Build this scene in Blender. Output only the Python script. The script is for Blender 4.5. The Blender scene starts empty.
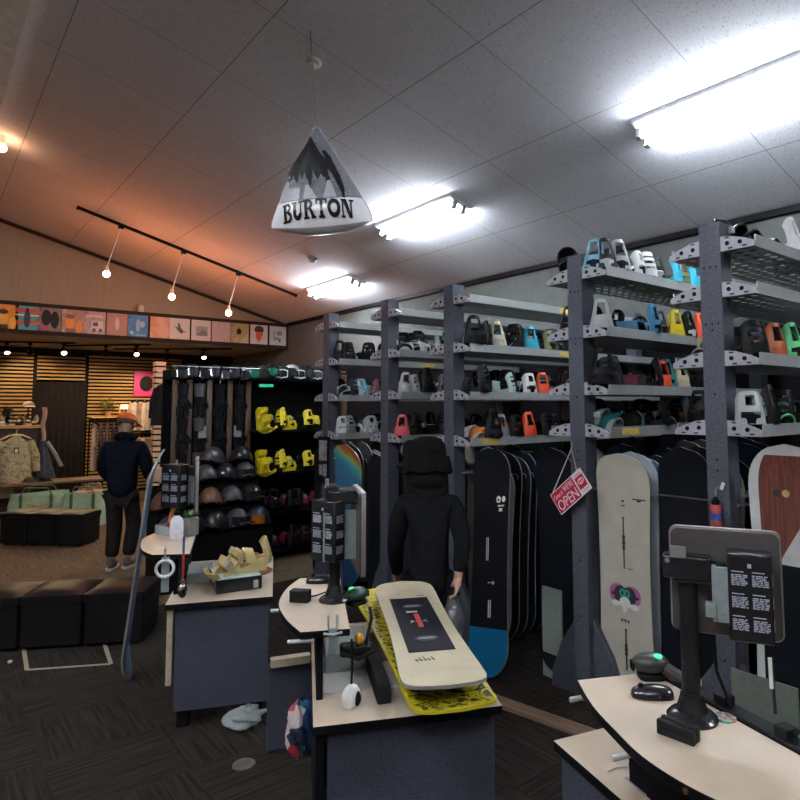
import bpy, math, random
from mathutils import Matrix, Vector
random.seed(7)
PI = math.pi
sin, cos = math.sin, math.cos
S = bpy.context.scene
COL = S.collection

# ------------------------------------------------------------------ camera
cam = bpy.data.cameras.new('camera')
cam.lens = 28.54
cam.sensor_width = 36.0
cam.shift_x = -0.0637
cam.shift_y = -0.0530
cam.clip_start = 0.05
cam_ob = bpy.data.objects.new('camera', cam)
COL.objects.link(cam_ob)
YAW, PITCH, ROLL = 0.874, 0.077, -0.005
d_ = Vector((cos(YAW) * cos(PITCH), sin(YAW) * cos(PITCH), sin(PITCH)))
r0 = Vector((sin(YAW), -cos(YAW), 0))
u0 = r0.cross(d_)
r_ = cos(ROLL) * r0 + sin(ROLL) * u0
u_ = -sin(ROLL) * r0 + cos(ROLL) * u0
cam_ob.matrix_world = Matrix(((r_.x, u_.x, -d_.x, 0), (r_.y, u_.y, -d_.y, 0), (r_.z, u_.z, -d_.z, 1.6), (0, 0, 0, 1)))
S.camera = cam_ob

# ------------------------------------------------------------------ world, exposure
w = bpy.data.worlds.new('world')
S.world = w
w.use_nodes = True
w.node_tree.nodes['Background'].inputs[0].default_value = (0.5, 0.55, 0.7, 1)
w.node_tree.nodes['Background'].inputs[1].default_value = 0.02
S.view_settings.view_transform = 'Standard'
S.view_settings.look = 'None'
S.view_settings.gamma = 1.0
S.view_settings.exposure = 1.95
S.view_settings.use_curve_mapping = False
TUBE = 31.0            # glow of the fluorescent tubes
SPOT = 24.0            # watts of a warm shop spot

# ------------------------------------------------------------------ materials
MATS = {}
def mat(name, col, rough=0.55, metal=0.0, var=0.12, scale=40.0, bump=0.0, emit=0.0, coat=0.0, alpha=1.0, trans=0.0):
    if name in MATS:
        return MATS[name]
    m = bpy.data.materials.new(name)
    m.use_nodes = True
    nt = m.node_tree
    p = nt.nodes['Principled BSDF']
    p.inputs['Roughness'].default_value = rough
    p.inputs['Metallic'].default_value = metal
    p.inputs['Coat Weight'].default_value = coat
    p.inputs['Alpha'].default_value = alpha
    p.inputs['Transmission Weight'].default_value = trans
    if max(col) < .035 and not coat and rough > .38:
        p.inputs['Specular IOR Level'].default_value = .12
    c = (col[0], col[1], col[2], 1)
    tc = nt.nodes.new('ShaderNodeTexCoord')
    nz = nt.nodes.new('ShaderNodeTexNoise')
    nz.inputs['Scale'].default_value = scale
    nz.inputs['Detail'].default_value = 3
    nt.links.new(tc.outputs['Object'], nz.inputs['Vector'])
    rp = nt.nodes.new('ShaderNodeValToRGB')
    rp.color_ramp.elements[0].position = 0.3
    rp.color_ramp.elements[1].position = 0.7
    rp.color_ramp.elements[0].color = tuple(x * (1 - var) for x in c[:3]) + (1,)
    rp.color_ramp.elements[1].color = tuple(min(1, x * (1 + var)) for x in c[:3]) + (1,)
    nt.links.new(nz.outputs['Fac'], rp.inputs['Fac'])
    nt.links.new(rp.outputs['Color'], p.inputs['Base Color'])
    if bump:
        b = nt.nodes.new('ShaderNodeBump')
        b.inputs['Strength'].default_value = bump
        b.inputs['Distance'].default_value = 0.01
        nt.links.new(nz.outputs['Fac'], b.inputs['Height'])
        nt.links.new(b.outputs['Normal'], p.inputs['Normal'])
    if emit:
        p.inputs['Emission Color'].default_value = c
        p.inputs['Emission Strength'].default_value = emit
    MATS[name] = m
    return m

def nodes(m):
    nt = m.node_tree
    return nt, nt.nodes['Principled BSDF'], (lambda a, b: nt.links.new(a, b))
def N(nt, kind, **kw):
    n = nt.nodes.new(kind)
    for k, v in kw.items():
        setattr(n, k, v)
    return n
def math_n(nt, op, a, b=None, c=None):
    n = nt.nodes.new('ShaderNodeMath'); n.operation = op
    for i, x in enumerate((a, b, c)):
        if x is None: continue
        if isinstance(x, (int, float)): n.inputs[i].default_value = x
        else: nt.links.new(x, n.inputs[i])
    return n.outputs[0]
def mix_rgb(nt, f, a, b):
    n = nt.nodes.new('ShaderNodeMix'); n.data_type = 'RGBA'
    if isinstance(f, (int, float)): n.inputs[0].default_value = f
    else: nt.links.new(f, n.inputs[0])
    for i, x in ((6, a), (7, b)):
        if isinstance(x, tuple): n.inputs[i].default_value = x + (1,) if len(x) == 3 else x
        else: nt.links.new(x, n.inputs[i])
    return n.outputs[2]
def xyz(nt, kind='Object'):
    tc = nt.nodes.new('ShaderNodeTexCoord'); s = nt.nodes.new('ShaderNodeSeparateXYZ')
    nt.links.new(tc.outputs[kind], s.inputs[0])
    return s.outputs[0], s.outputs[1], s.outputs[2], tc.outputs[kind]

def carpet(name, ca, cb, tile=0.5):
    m = mat(name, ca, 0.95)
    nt, p, L = nodes(m)
    x, y, z, v = xyz(nt)
    chk = N(nt, 'ShaderNodeTexChecker'); chk.inputs['Scale'].default_value = 1.0 / tile
    L(v, chk.inputs['Vector'])
    def stripes(axis):
        n = N(nt, 'ShaderNodeTexNoise'); n.inputs['Scale'].default_value = 1.0
        n.inputs['Detail'].default_value = 4
        mp = N(nt, 'ShaderNodeMapping')
        mp.inputs['Scale'].default_value = (60, 3, 1) if axis == 0 else (3, 60, 1)
        L(v, mp.inputs['Vector']); L(mp.outputs[0], n.inputs['Vector'])
        return n.outputs['Fac']
    sx, sy = stripes(0), stripes(1)
    mx = N(nt, 'ShaderNodeMix'); L(chk.outputs['Fac'], mx.inputs[0]); L(sx, mx.inputs[2]); L(sy, mx.inputs[3])
    rp = N(nt, 'ShaderNodeValToRGB')
    rp.color_ramp.elements[0].position = 0.36; rp.color_ramp.elements[1].position = 0.64
    rp.color_ramp.elements[0].color = ca + (1,); rp.color_ramp.elements[1].color = cb + (1,)
    L(mx.outputs[0], rp.inputs['Fac']); L(rp.outputs['Color'], p.inputs['Base Color'])
    bp = N(nt, 'ShaderNodeBump'); bp.inputs['Strength'].default_value = 0.6; bp.inputs['Distance'].default_value = 0.01
    fz = N(nt, 'ShaderNodeTexNoise'); fz.inputs['Scale'].default_value = 300
    L(v, fz.inputs['Vector'])
    L(math_n(nt, 'ADD', mx.outputs[0], fz.outputs['Fac']), bp.inputs['Height']); L(bp.outputs['Normal'], p.inputs['Normal'])
    p.inputs['Specular IOR Level'].default_value = 0.1
    return m

def ceiling_board(name):
    m = mat(name, (0.5, 0.5, 0.52), 0.85)
    nt, p, L = nodes(m)
    x, y, z, v = xyz(nt)
    mp = N(nt, 'ShaderNodeMapping'); mp.inputs['Scale'].default_value = (45, 100, 30)
    L(v, mp.inputs['Vector'])
    vo = N(nt, 'ShaderNodeTexNoise'); vo.inputs['Scale'].default_value = 1.0; vo.inputs['Detail'].default_value = 2
    L(mp.outputs[0], vo.inputs['Vector'])
    pit = math_n(nt, 'GREATER_THAN', vo.outputs['Fac'], 0.615)
    # board joints: along Y every 0.92 m, along X staggered every 0.91 m
    fx = math_n(nt, 'ABSOLUTE', math_n(nt, 'SUBTRACT', math_n(nt, 'FRACT', math_n(nt, 'DIVIDE', math_n(nt, 'ADD', x, 0.23), 0.93)), 0.5))
    jx = math_n(nt, 'GREATER_THAN', fx, 0.4955)
    fy = math_n(nt, 'ABSOLUTE', math_n(nt, 'SUBTRACT', math_n(nt, 'FRACT', math_n(nt, 'DIVIDE', math_n(nt, 'ADD', y, -0.05), 0.91)), 0.5))
    jy = math_n(nt, 'GREATER_THAN', fy, 0.4965)
    j = math_n(nt, 'MAXIMUM', jx, jy)
    st = N(nt, 'ShaderNodeTexNoise'); st.inputs['Scale'].default_value = 1.3; st.inputs['Detail'].default_value = 4
    L(v, st.inputs['Vector'])
    c0 = mix_rgb(nt, st.outputs['Fac'], (0.64, 0.63, 0.68), (0.78, 0.77, 0.82))
    c1 = mix_rgb(nt, math_n(nt, 'MULTIPLY', pit, 0.32), c0, (0.12, 0.12, 0.13))
    c2 = mix_rgb(nt, math_n(nt, 'MULTIPLY', j, 0.6), c1, (0.08, 0.07, 0.07))
    L(c2, p.inputs['Base Color'])
    return m

def perforated(name, col):
    m = mat(name, col, 0.4, 0.6)
    nt, p, L = nodes(m)
    x, y, z, v = xyz(nt)
    def fr(a, s):
        return math_n(nt, 'SUBTRACT', math_n(nt, 'FRACT', math_n(nt, 'DIVIDE', a, s)), 0.5)
    fx, fy = fr(x, 0.075), fr(y, 0.06)
    r2 = math_n(nt, 'ADD', math_n(nt, 'MULTIPLY', fx, fx), math_n(nt, 'MULTIPLY', fy, fy))
    hole = math_n(nt, 'LESS_THAN', r2, 0.10)
    L(math_n(nt, 'SUBTRACT', 1.0, hole), p.inputs['Alpha'])
    return m

# ------------------------------------------------------------------ mesh helper
def rotm(rx=0, ry=0, rz=0, loc=(0, 0, 0)):
    return Matrix.Translation(loc) @ Matrix.Rotation(rz, 4, 'Z') @ Matrix.Rotation(ry, 4, 'Y') @ Matrix.Rotation(rx, 4, 'X')
class MB:
    def __init__(self):
        self.v, self.f, self.m = [], [], []
    def add(self, vs, fs, mi=0, T=None):
        o = len(self.v)
        for p in vs:
            p = Vector(p)
            self.v.append(T @ p if T is not None else p)
        for f in fs:
            self.f.append([i + o for i in f]); self.m.append(mi)
        return self
    def box(self, x0, x1, y0, y1, z0, z1, mi=0, T=None):
        vs = [(x, y, z) for z in (z0, z1) for y in (y0, y1) for x in (x0, x1)]
        fs = [(0, 2, 3, 1), (4, 5, 7, 6), (0, 1, 5, 4), (2, 6, 7, 3), (0, 4, 6, 2), (1, 3, 7, 5)]
        return self.add(vs, fs, mi, T)
    def cbox(self, c, s, mi=0, T=None):
        return self.box(c[0] - s[0] / 2, c[0] + s[0] / 2, c[1] - s[1] / 2, c[1] + s[1] / 2, c[2] - s[2] / 2, c[2] + s[2] / 2, mi, T)
    def rbox(self, x0, x1, y0, y1, z0, z1, r, mi=0, T=None, n=4):
        # rounded in plan, small chamfer top and bottom
        pts = []
        for cx, cy, a0 in ((x1 - r, y1 - r, 0), (x0 + r, y1 - r, PI / 2), (x0 + r, y0 + r, PI), (x1 - r, y0 + r, 1.5 * PI)):
            for i in range(n + 1):
                a = a0 + i * PI / 2 / n
                pts.append((cx + r * cos(a), cy + r * sin(a)))
        return self.prism(pts, z0, z1, mi, T)
    def prism(self, poly, z0, z1, mi=0, T=None, mside=None):
        n = len(poly)
        vs = [(x, y, z0) for x, y in poly] + [(x, y, z1) for x, y in poly]
        o = len(self.v)
        self.add(vs, [list(range(n))[::-1], list(range(n, 2 * n))], mi, T)
        for i in range(n):
            j = (i + 1) % n
            self.f.append([o + i, o + j, o + n + j, o + n + i]); self.m.append(mi if mside is None else mside)
        return self
    def cyl(self, p0, p1, r0, r1=None, n=12, mi=0, T=None, cap=True):
        r1 = r0 if r1 is None else r1
        p0, p1 = Vector(p0), Vector(p1)
        a = (p1 - p0).normalized()
        b = a.orthogonal().normalized(); c = a.cross(b)
        vs = [p + (b * cos(2 * PI * i / n) + c * sin(2 * PI * i / n)) * r for p, r in ((p0, r0), (p1, r1)) for i in range(n)]
        fs = [(i, (i + 1) % n, n + (i + 1) % n, n + i) for i in range(n)]
        if cap: fs += [list(range(n))[::-1], list(range(n, 2 * n))]
        return self.add(vs, fs, mi, T)
    def tube(self, path, r, n=8, mi=0, T=None, closed=False):
        P = [Vector(p) for p in path]; k = len(P)
        rs = r if isinstance(r, (list, tuple)) else [r] * k
        vs, fs = [], []
        b = None
        for i in range(k):
            if closed: t = P[(i + 1) % k] - P[i - 1]
            else: t = P[min(i + 1, k - 1)] - P[max(i - 1, 0)]
            t.normalize()
            b = t.orthogonal().normalized() if b is None else (b - t * b.dot(t)).normalized()
            c = t.cross(b)
            vs += [P[i] + (b * cos(2 * PI * j / n) + c * sin(2 * PI * j / n)) * rs[i] for j in range(n)]
        for i in range(k if closed else k - 1):
            q = (i + 1) % k
            for j in range(n):
                fs.append((i * n + j, i * n + (j + 1) % n, q * n + (j + 1) % n, q * n + j))
        if not closed: fs += [list(range(n))[::-1], list(range((k - 1) * n, k * n))]
        return self.add(vs, fs, mi, T)
    def lathe(self, prof, n=20, mi=0, T=None):
        vs, fs = [], []
        for r, z in prof:
            vs += [(max(r, 1e-4) * cos(2 * PI * j / n), max(r, 1e-4) * sin(2 * PI * j / n), z) for j in range(n)]
        for i in range(len(prof) - 1):
            for j in range(n):
                fs.append((i * n + j, i * n + (j + 1) % n, (i + 1) * n + (j + 1) % n, (i + 1) * n + j))
        fs += [list(range(n))[::-1], list(range((len(prof) - 1) * n, len(prof) * n))]
        return self.add(vs, fs, mi, T)
    def ball(self, c, r, n=14, k=9, mi=0, T=None, zmin=-1.0):
        r = r if isinstance(r, (list, tuple)) else (r, r, r)
        prof = []
        for i in range(k + 1):
            s = zmin + (1 - zmin) * (1 - cos(PI * i / k)) / 2
            s = max(-1, min(1, s))
            prof.append((math.sqrt(max(0, 1 - s * s)), s))
        M = Matrix.Translation(c) @ Matrix.Diagonal((r[0], r[1], r[2], 1))
        return self.lathe(prof, n, mi, (T @ M) if T is not None else M)
    def grid(self, fn, nu, nv, th=0.0, skip=None, mi=0, T=None, cu=False, mf=None):
        # surface fn(u, v) in 0..1, with thickness th along the local normal
        P = [[Vector(fn(i / nu, j / nv)) for j in range(nv + 1)] for i in range(nu + (0 if cu else 1))]
        nI = len(P)
        def nrm(i, j):
            a = P[(i + 1) % nI if cu else min(i + 1, nI - 1)][j] - P[i - 1 if (cu or i > 0) else 0][j]
            b = P[i][min(j + 1, nv)] - P[i][max(j - 1, 0)]
            q = a.cross(b)
            return q.normalized() if q.length > 1e-9 else Vector((0, 0, 1))
        idx = lambda i, j: (i % nI) * (nv + 1) + j
        vs = [P[i][j] for i in range(nI) for j in range(nv + 1)]
        cnt = len(vs)
        if th: vs += [P[i][j] - nrm(i, j) * th for i in range(nI) for j in range(nv + 1)]
        o = len(self.v); self.add(vs, [], mi, T)
        cells = {}
        for i in range(nu):
            for j in range(nv):
                if skip and skip((i + .5) / nu, (j + .5) / nv): continue
                cells[(i, j)] = 1
        edges = {}
        for (i, j) in cells:
            q = [idx(i, j), idx(i + 1, j), idx(i + 1, j + 1), idx(i, j + 1)]
            mm = mf((i + .5) / nu, (j + .5) / nv) if mf else mi
            self.f.append([o + a for a in q]); self.m.append(mm)
            if th:
                self.f.append([o + cnt + a for a in reversed(q)]); self.m.append(mm)
                for a, b in zip(q, q[1:] + q[:1]):
                    if (b, a) in edges: edges.pop((b, a))
                    else: edges[(a, b)] = mm
        if th:
            for (a, b), mm in edges.items():
                self.f.append([o + b, o + a, o + cnt + a, o + cnt + b]); self.m.append(mm)
        return self
    def build(self, name, mats, parent=None, loc=(0, 0, 0), rot=(0, 0, 0), bevel=0.0, smooth=35, sub=0):
        me = bpy.data.meshes.new(name)
        me.from_pydata([tuple(p) for p in self.v], [], self.f)
        for m in (mats if isinstance(mats, (list, tuple)) else [mats]):
            me.materials.append(m)
        me.polygons.foreach_set('material_index', self.m)
        if smooth:
            me.polygons.foreach_set('use_smooth', [True] * len(me.polygons))
            me.set_sharp_from_angle(angle=math.radians(smooth))
        me.update()
        o = bpy.data.objects.new(name, me)
        COL.objects.link(o)
        o.location = loc; o.rotation_euler = rot
        if parent: o.parent = parent
        if bevel:
            b = o.modifiers.new('bevel', 'BEVEL'); b.width = bevel; b.segments = 2; b.limit_method = 'ANGLE'
        if sub:
            s_ = o.modifiers.new('sub', 'SUBSURF'); s_.levels = sub; s_.render_levels = sub
        return o

def tag(o, label=None, cat=None, group=None, kind=None):
    if label: o['label'] = label
    if cat: o['category'] = cat
    if group: o['group'] = group
    if kind: o['kind'] = kind
    return o
def thing(name, label, cat, loc=(0, 0, 0), rz=0.0, group=None, rot=None):
    o = bpy.data.objects.new(name, None)
    o.empty_display_size = 0.1
    COL.objects.link(o)
    o.location = loc
    o.rotation_euler = rot if rot else (0, 0, rz)
    return tag(o, label, cat, group)
def structure(o, label=None):
    o['kind'] = 'structure'
    if label: o['label'] = label
    return o
KIDS = {}
def kids(o):
    return [c for c in COL.objects if c.parent == o]
def dup(root, loc, rot=(0, 0, 0), label=None, group=None, mats=None, scale=None):
    # copy of a thing with copies of its parts and sub-parts; mats swaps materials part by part
    r = root.copy(); COL.objects.link(r)
    r.location = loc; r.rotation_euler = rot
    if scale: r.scale = scale
    if label: r['label'] = label
    if group: r['group'] = group
    if root.name not in KIDS: KIDS[root.name] = [(c, kids(c)) for c in kids(root)]
    for c, gs in KIDS[root.name]:
        e = c.copy(); COL.objects.link(e); e.parent = r
        if mats and c.name.split('.')[0] in mats:
            e.material_slots[0].link = 'OBJECT'; e.material_slots[0].material = mats[c.name.split('.')[0]]
        for g in gs:
            h = g.copy(); COL.objects.link(h); h.parent = e
            if mats and g.name.split('.')[0] in mats:
                h.material_slots[0].link = 'OBJECT'; h.material_slots[0].material = mats[g.name.split('.')[0]]
    return r
def ell(cx, cy, rx, ry, n=20, a0=0, a1=2 * PI):
    return [(cx + rx * cos(a0 + (a1 - a0) * i / n), cy + ry * sin(a0 + (a1 - a0) * i / n)) for i in range(n)]
def letters(txt, size, depth=0.0006, shear=0.0, space=1.0):
    # flat lettering as a mesh builder in the local XY plane, lower left corner at the origin
    cu = bpy.data.curves.new('lettering', 'FONT'); cu.body = txt; cu.size = size; cu.extrude = depth; cu.shear = shear
    cu.space_character = space; cu.resolution_u = 3
    o = bpy.data.objects.new('lettering', cu); COL.objects.link(o)
    bpy.context.view_layer.update()
    me = bpy.data.meshes.new_from_object(o.evaluated_get(bpy.context.evaluated_depsgraph_get()))
    mb = MB()
    mb.add([v.co.copy() for v in me.vertices], [list(p.vertices) for p in me.polygons])
    bpy.data.objects.remove(o); bpy.data.curves.remove(cu); bpy.data.meshes.remove(me)
    if mb.v:
        x0 = min(v.x for v in mb.v); y0 = min(v.y for v in mb.v)
        for v in mb.v: v.x -= x0; v.y -= y0
    return mb
def xform(mb, T):
    mb.v = [T @ v for v in mb.v]
    return mb
def bbox(mb):
    xs = [v.x for v in mb.v]; ys = [v.y for v in mb.v]
    return min(xs), max(xs), min(ys), max(ys)
# ================================================================== THE ROOM
CE0, CES = 4.535, 0.266
def ceil_z(x): return CE0 - CES * x
def grasscloth(name, ca, cb, sc=(40, 1, 1.5)):
    m = mat(name, ca, 0.9)
    nt, p, L = nodes(m)
    x, y, z, v = xyz(nt)
    mp = N(nt, 'ShaderNodeMapping'); mp.inputs['Scale'].default_value = sc
    n = N(nt, 'ShaderNodeTexNoise'); n.inputs['Scale'].default_value = 1.5; n.inputs['Detail'].default_value = 5
    L(v, mp.inputs['Vector']); L(mp.outputs[0], n.inputs['Vector'])
    L(mix_rgb(nt, n.outputs['Fac'], ca, cb), p.inputs['Base Color'])
    return m
def wood(name, ca, cb, axis='X', rough=0.5, sc=6.0):
    sc3 = {'X': (0.6, 14, 14), 'Y': (14, 0.6, 14), 'Z': (14, 14, 0.6)}[axis]
    m = mat(name, ca, rough)
    nt, p, L = nodes(m)
    x, y, z, v = xyz(nt)
    mp = N(nt, 'ShaderNodeMapping'); mp.inputs['Scale'].default_value = sc3
    n = N(nt, 'ShaderNodeTexNoise'); n.inputs['Scale'].default_value = sc; n.inputs['Detail'].default_value = 6
    L(v, mp.inputs['Vector']); L(mp.outputs[0], n.inputs['Vector'])
    rp = N(nt, 'ShaderNodeValToRGB'); rp.color_ramp.elements[0].position = .35; rp.color_ramp.elements[1].position = .65
    rp.color_ramp.elements[0].color = ca + (1,); rp.color_ramp.elements[1].color = cb + (1,)
    L(n.outputs['Fac'], rp.inputs['Fac']); L(rp.outputs['Color'], p.inputs['Base Color'])
    return m
M_carpet = carpet('charcoal_carpet', (0.020, 0.016, 0.014), (0.046, 0.037, 0.031))
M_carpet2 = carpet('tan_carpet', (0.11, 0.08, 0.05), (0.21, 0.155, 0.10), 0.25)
M_ceil = ceiling_board('ceiling_board')
M_grass = grasscloth('beige_wallcloth', (0.25, 0.20, 0.135), (0.36, 0.29, 0.20))
M_wall = mat('grey_green_wall', (0.105, 0.113, 0.108), 0.85, scale=8)
M_wallL = mat('warm_grey_wall', (0.30, 0.28, 0.26), 0.85, scale=8)
M_beam = mat('cream_beam', (0.62, 0.58, 0.50), 0.8, scale=12)
M_black = mat('black', (0.007, 0.007, 0.009), 0.5)
M_matblack = mat('matt_black', (0.005, 0.005, 0.007), 0.85)
M_trim = mat('dark_brown_trim', (0.03, 0.022, 0.018), 0.6)
M_soffit = mat('brown_soffit', (0.34, 0.26, 0.19), 0.85, scale=10)
M_dark = mat('dark_back_wall', (0.018, 0.017, 0.018), 0.85)
M_slat = wood('slat_wood', (0.30, 0.165, 0.04), (0.42, 0.245, 0.075), 'X')
M_slatz = wood('pillar_wood', (0.62, 0.38, 0.20), (0.74, 0.50, 0.29), 'X')
M_cloth_curtain = mat('black_curtain', (0.015, 0.012, 0.014), 0.9, var=0.3)

structure(MB().box(-5, 5.5, -4, 5.6, -0.1, 0).build('floor', M_carpet, smooth=0))
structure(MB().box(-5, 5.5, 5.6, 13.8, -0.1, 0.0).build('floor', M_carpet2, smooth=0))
XR = -1.0
structure(MB().add([(5.5, -4, ceil_z(5.5)), (5.5, 11.05, ceil_z(5.5)), (XR, 11.05, ceil_z(XR)), (XR, -4, ceil_z(XR)),
                    (-5, -4, ceil_z(XR) - 1.06), (-5, 11.05, ceil_z(XR) - 1.06),
                    (5.5, -4, 4.9), (5.5, 11.05, 4.9), (-5, 11.05, 4.9), (-5, -4, 4.9)],
                   [(0, 1, 2, 3), (3, 2, 5, 4), (6, 9, 8, 7), (0, 6, 7, 1), (4, 5, 8, 9), (1, 7, 8, 5, 2), (0, 3, 4, 9, 6)]).build('ceiling', M_ceil, smooth=0))
structure(MB().box(5.2, 5.5, -4, 13.8, 0, ceil_z(5.2) + .02).build('wall_right', M_wall, smooth=0))
structure(MB().box(-5, -4.9, -4, 13.8, 0, 4.2).build('wall_left', M_wallL, smooth=0))
structure(MB().box(-5, 5.5, -4.1, -4, 0, 4.9).build('wall_rear', M_wallL, smooth=0))
structure(MB().prism([(-5, 2.72), (5.45, 2.72), (5.45, ceil_z(5.45)), (XR, ceil_z(XR)), (-5, ceil_z(XR) - 1.06)], 0, 0.12,
                     T=rotm(PI / 2, 0, 0, (0, 11.12, 0))).build('wall_back', M_grass, smooth=0))
structure(MB().box(-5, 5.5, 13.62, 13.8, 0, 2.75).build('wall_far', M_dark, smooth=0))
structure(MB().box(-5, 5.5, 11.12, 13.65, 2.70, 2.78).build('ceiling', M_soffit, smooth=0))
structure(MB().box(-4.9, 5.2, 10.92, 11.0, 2.68, 3.14).build('trim_1', M_trim, smooth=0), None)      # fascia behind the sleeves
# dark trims where the ceiling meets the back wall and the right wall
tz = MB()
tz.prism([(-1, ceil_z(-1) - .01), (-1, ceil_z(-1) - .055), (5.4, ceil_z(5.4) - .055), (5.4, ceil_z(5.4) - .01)], 0, 0.03, T=rotm(PI / 2, 0, 0, (0, 11.0, 0)))
structure(tz.build('trim_2', M_trim, smooth=0))
structure(MB().box(5.18, 5.2, -4, 10.9, 0, 2.25).build('shade_panel', M_matblack, smooth=0))  # added black sheet, stands in for the dark seen behind the racks
structure(MB().box(5.15, 5.2, -4, 10.9, ceil_z(5.2) - .05, ceil_z(5.2) - .0).build('trim_3', M_black, smooth=0))
structure(MB().box(-0.1, 0.44, -4, 10.95, 4.27, ceil_z(0.44) + .05).build('beam', M_beam, smooth=0))

# slatted lounge wall and the curtained doorway
def slats(name, x0, x1, z0, z1, y=13.5, p=0.066, h=0.034):
    mb = MB()
    k = int((z1 - z0) / p)
    for i in range(k):
        mb.box(x0, x1, y, y + .025, z0 + i * p, z0 + i * p + h)
    for x in [x0 + .05 + i * (x1 - x0 - .1) / 3 for i in range(4)]:
        mb.box(x - .02, x + .02, y + .025, y + .06, z0, z1, 1)
    return structure(mb.build(name, [M_slat, M_matblack], smooth=0))
slats('slat_wall_left', -2.6, 1.54, 0.05, 2.66)
slats('slat_wall_over_door', 1.60, 2.36, 2.12, 2.62)
slats('slat_wall_right', 2.42, 4.1, 0.05, 2.66)
cur = MB().grid(lambda u, v: (1.58 + .80 * u, 13.47 + .018 * sin(u * 50) * (1 - .3 * v), 0.02 + 2.06 * v), 60, 4, th=0.006)
structure(cur.build('door_1', M_cloth_curtain), 'black pleated curtain closing the doorway')

# slatted pillar at the end of the lounge
pil = MB()
for i in range(29):
    z = 0.02 + i * 0.077
    pil.box(2.44, 2.57, 9.16, 9.30, z, z + .055)
pil.box(2.455, 2.555, 9.175, 9.285, 0, 2.24, 1)
structure(pil.build('pillar', [M_slatz, M_matblack], smooth=0), 'slatted timber pillar between the lounge and the gear wall')

# ================================================================== FLUORESCENT LIGHTS
M_white_enamel = mat('white_enamel', (0.8, 0.82, 0.85), 0.35)
M_tube = mat('tube_glow', (0.86, 0.93, 1.0), 0.3, var=0.0, emit=TUBE)
M_tube2 = mat('boosted_tube_glow', (0.90, 0.95, 1.0), 0.3, var=0.0, emit=TUBE * 1.75)  # tubes out of view, boosted above the visible ones as front fill
M_socket = mat('grey_socket', (0.35, 0.36, 0.38), 0.5)
A_ce = math.atan(CES)
def fluorescent(y0, label, x=3.80, L=1.26, z=None, tilt=None):
    t = thing('fluorescent_light', label, 'ceiling light', (x, y0, ceil_z(x) - .004 if z is None else z), group='fluorescent lights along the ceiling', rot=(0, A_ce if tilt is None else tilt, 0))
    h = MB()
    h.prism([(-.15, 0), (-.13, -.02), (-.035, -.045), (.035, -.045), (.13, -.02), (.15, 0)], 0, L, T=Matrix(((1, 0, 0, 0), (0, 0, 1, 0), (0, 1, 0, 0), (0, 0, 0, 1))))
    h.build('housing', M_white_enamel, t)
    for s in (-1, 1):
        MB().cyl((s * .055, .04, -.075), (s * .055, L - .04, -.075), .0165, n=14).build('tube', M_tube if tilt is None and y0 > 0 else M_tube2, t)
        for yy in (.0, L - .04):
            MB().rbox(s * .055 - .022, s * .055 + .022, yy, yy + .04, -.105, -.02, .008).build('socket', M_socket, t)
    return t
fluorescent(1.18, 'nearest fluorescent light above the racks, at the right edge of the ceiling')
fluorescent(4.38, 'middle fluorescent light, just right of the hanging inflatable triangle')
fluorescent(7.32, 'farthest and smallest fluorescent light, above the left end of the racks', 4.48)
fluorescent(-2.0, 'fluorescent light behind the camera over the racks')
for y_, w_ in ((-2.6, 'rear'), (0.2, 'middle'), (3.0, 'front')):  # unseen row added to light the rack fronts
    fluorescent(y_, '%s unseen fluorescent fill light on the other slope of the ceiling, left of the frame' % w_, -1.7, 1.26, ceil_z(-1.0) - .26 * .72, -.26)

# ================================================================== WARM TRACK LIGHT ON THE SLOPE
M_bulb = mat('warm_bulb', (1.0, 0.52, 0.26), 0.3, var=0, emit=14)
M_rod = mat('pale_rod', (0.7, 0.55, 0.45), 0.4)
tr = thing('track_rail', 'long dark lighting track screwed to the sloping ceiling above the record sleeves', 'lighting track', (1.43, 9.05, ceil_z(1.43)), rot=(0, A_ce, 0))
MB().box(0, 3.1, -.02, .02, -.035, -.002).build('rail', M_black, tr)
for k in range(2):
    MB().box(-.01 + k * 3.1, .02 + k * 3.1, -.025, .025, -.042, -.002).build('end_cap', M_black, tr)
def point(name, loc, col, power, rad=.05, spot=None, aim=None, parent=None):
    l = bpy.data.lights.new(name, 'SPOT' if spot else 'POINT')
    l.color = col; l.energy = power; l.shadow_soft_size = rad
    if spot: l.spot_size = spot; l.spot_blend = .6
    o = bpy.data.objects.new(name, l); COL.objects.link(o)
    o.location = loc
    if aim:
        o.rotation_euler = (Vector(aim)).to_track_quat('-Z', 'Y').to_euler()
    if parent: o.parent = parent
    return o
for i, (x, z1, nm) in enumerate(((1.93, 3.33, 'left'), (2.73, 3.12, 'middle'), (3.51, 2.97, 'right'))):
    t = thing('pendant_spot', 'warm bulb on a pale drop rod, %s of the three under the ceiling track' % ('leftmost' if i == 0 else ('middle one' if i == 1 else 'rightmost')), 'pendant light', (x, 9.05, ceil_z(x) - .04), group='warm bulbs under the ceiling track')
    dz = z1 - (ceil_z(x) - .04)
    dx = -.17
    MB().tube([(0, 0, 0), (dx, -.1, dz + .06)], .008).build('rod', M_rod, t)
    MB().box(-.03, .03, -.025, .025, -.03, .005).build('track_adapter', M_black, t)
    MB().cyl((dx, -.1, dz + .09), (dx, -.1, dz + .02), .02, .028).build('lamp_holder', M_rod, t)
    MB().ball((dx, -.1, dz - .02), .042).build('bulb', M_bulb, t)
    point('bulb_glow', (dx, -.1, dz - .11), (1.0, 0.25, 0.08), 4.4, .04, parent=t)

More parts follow.
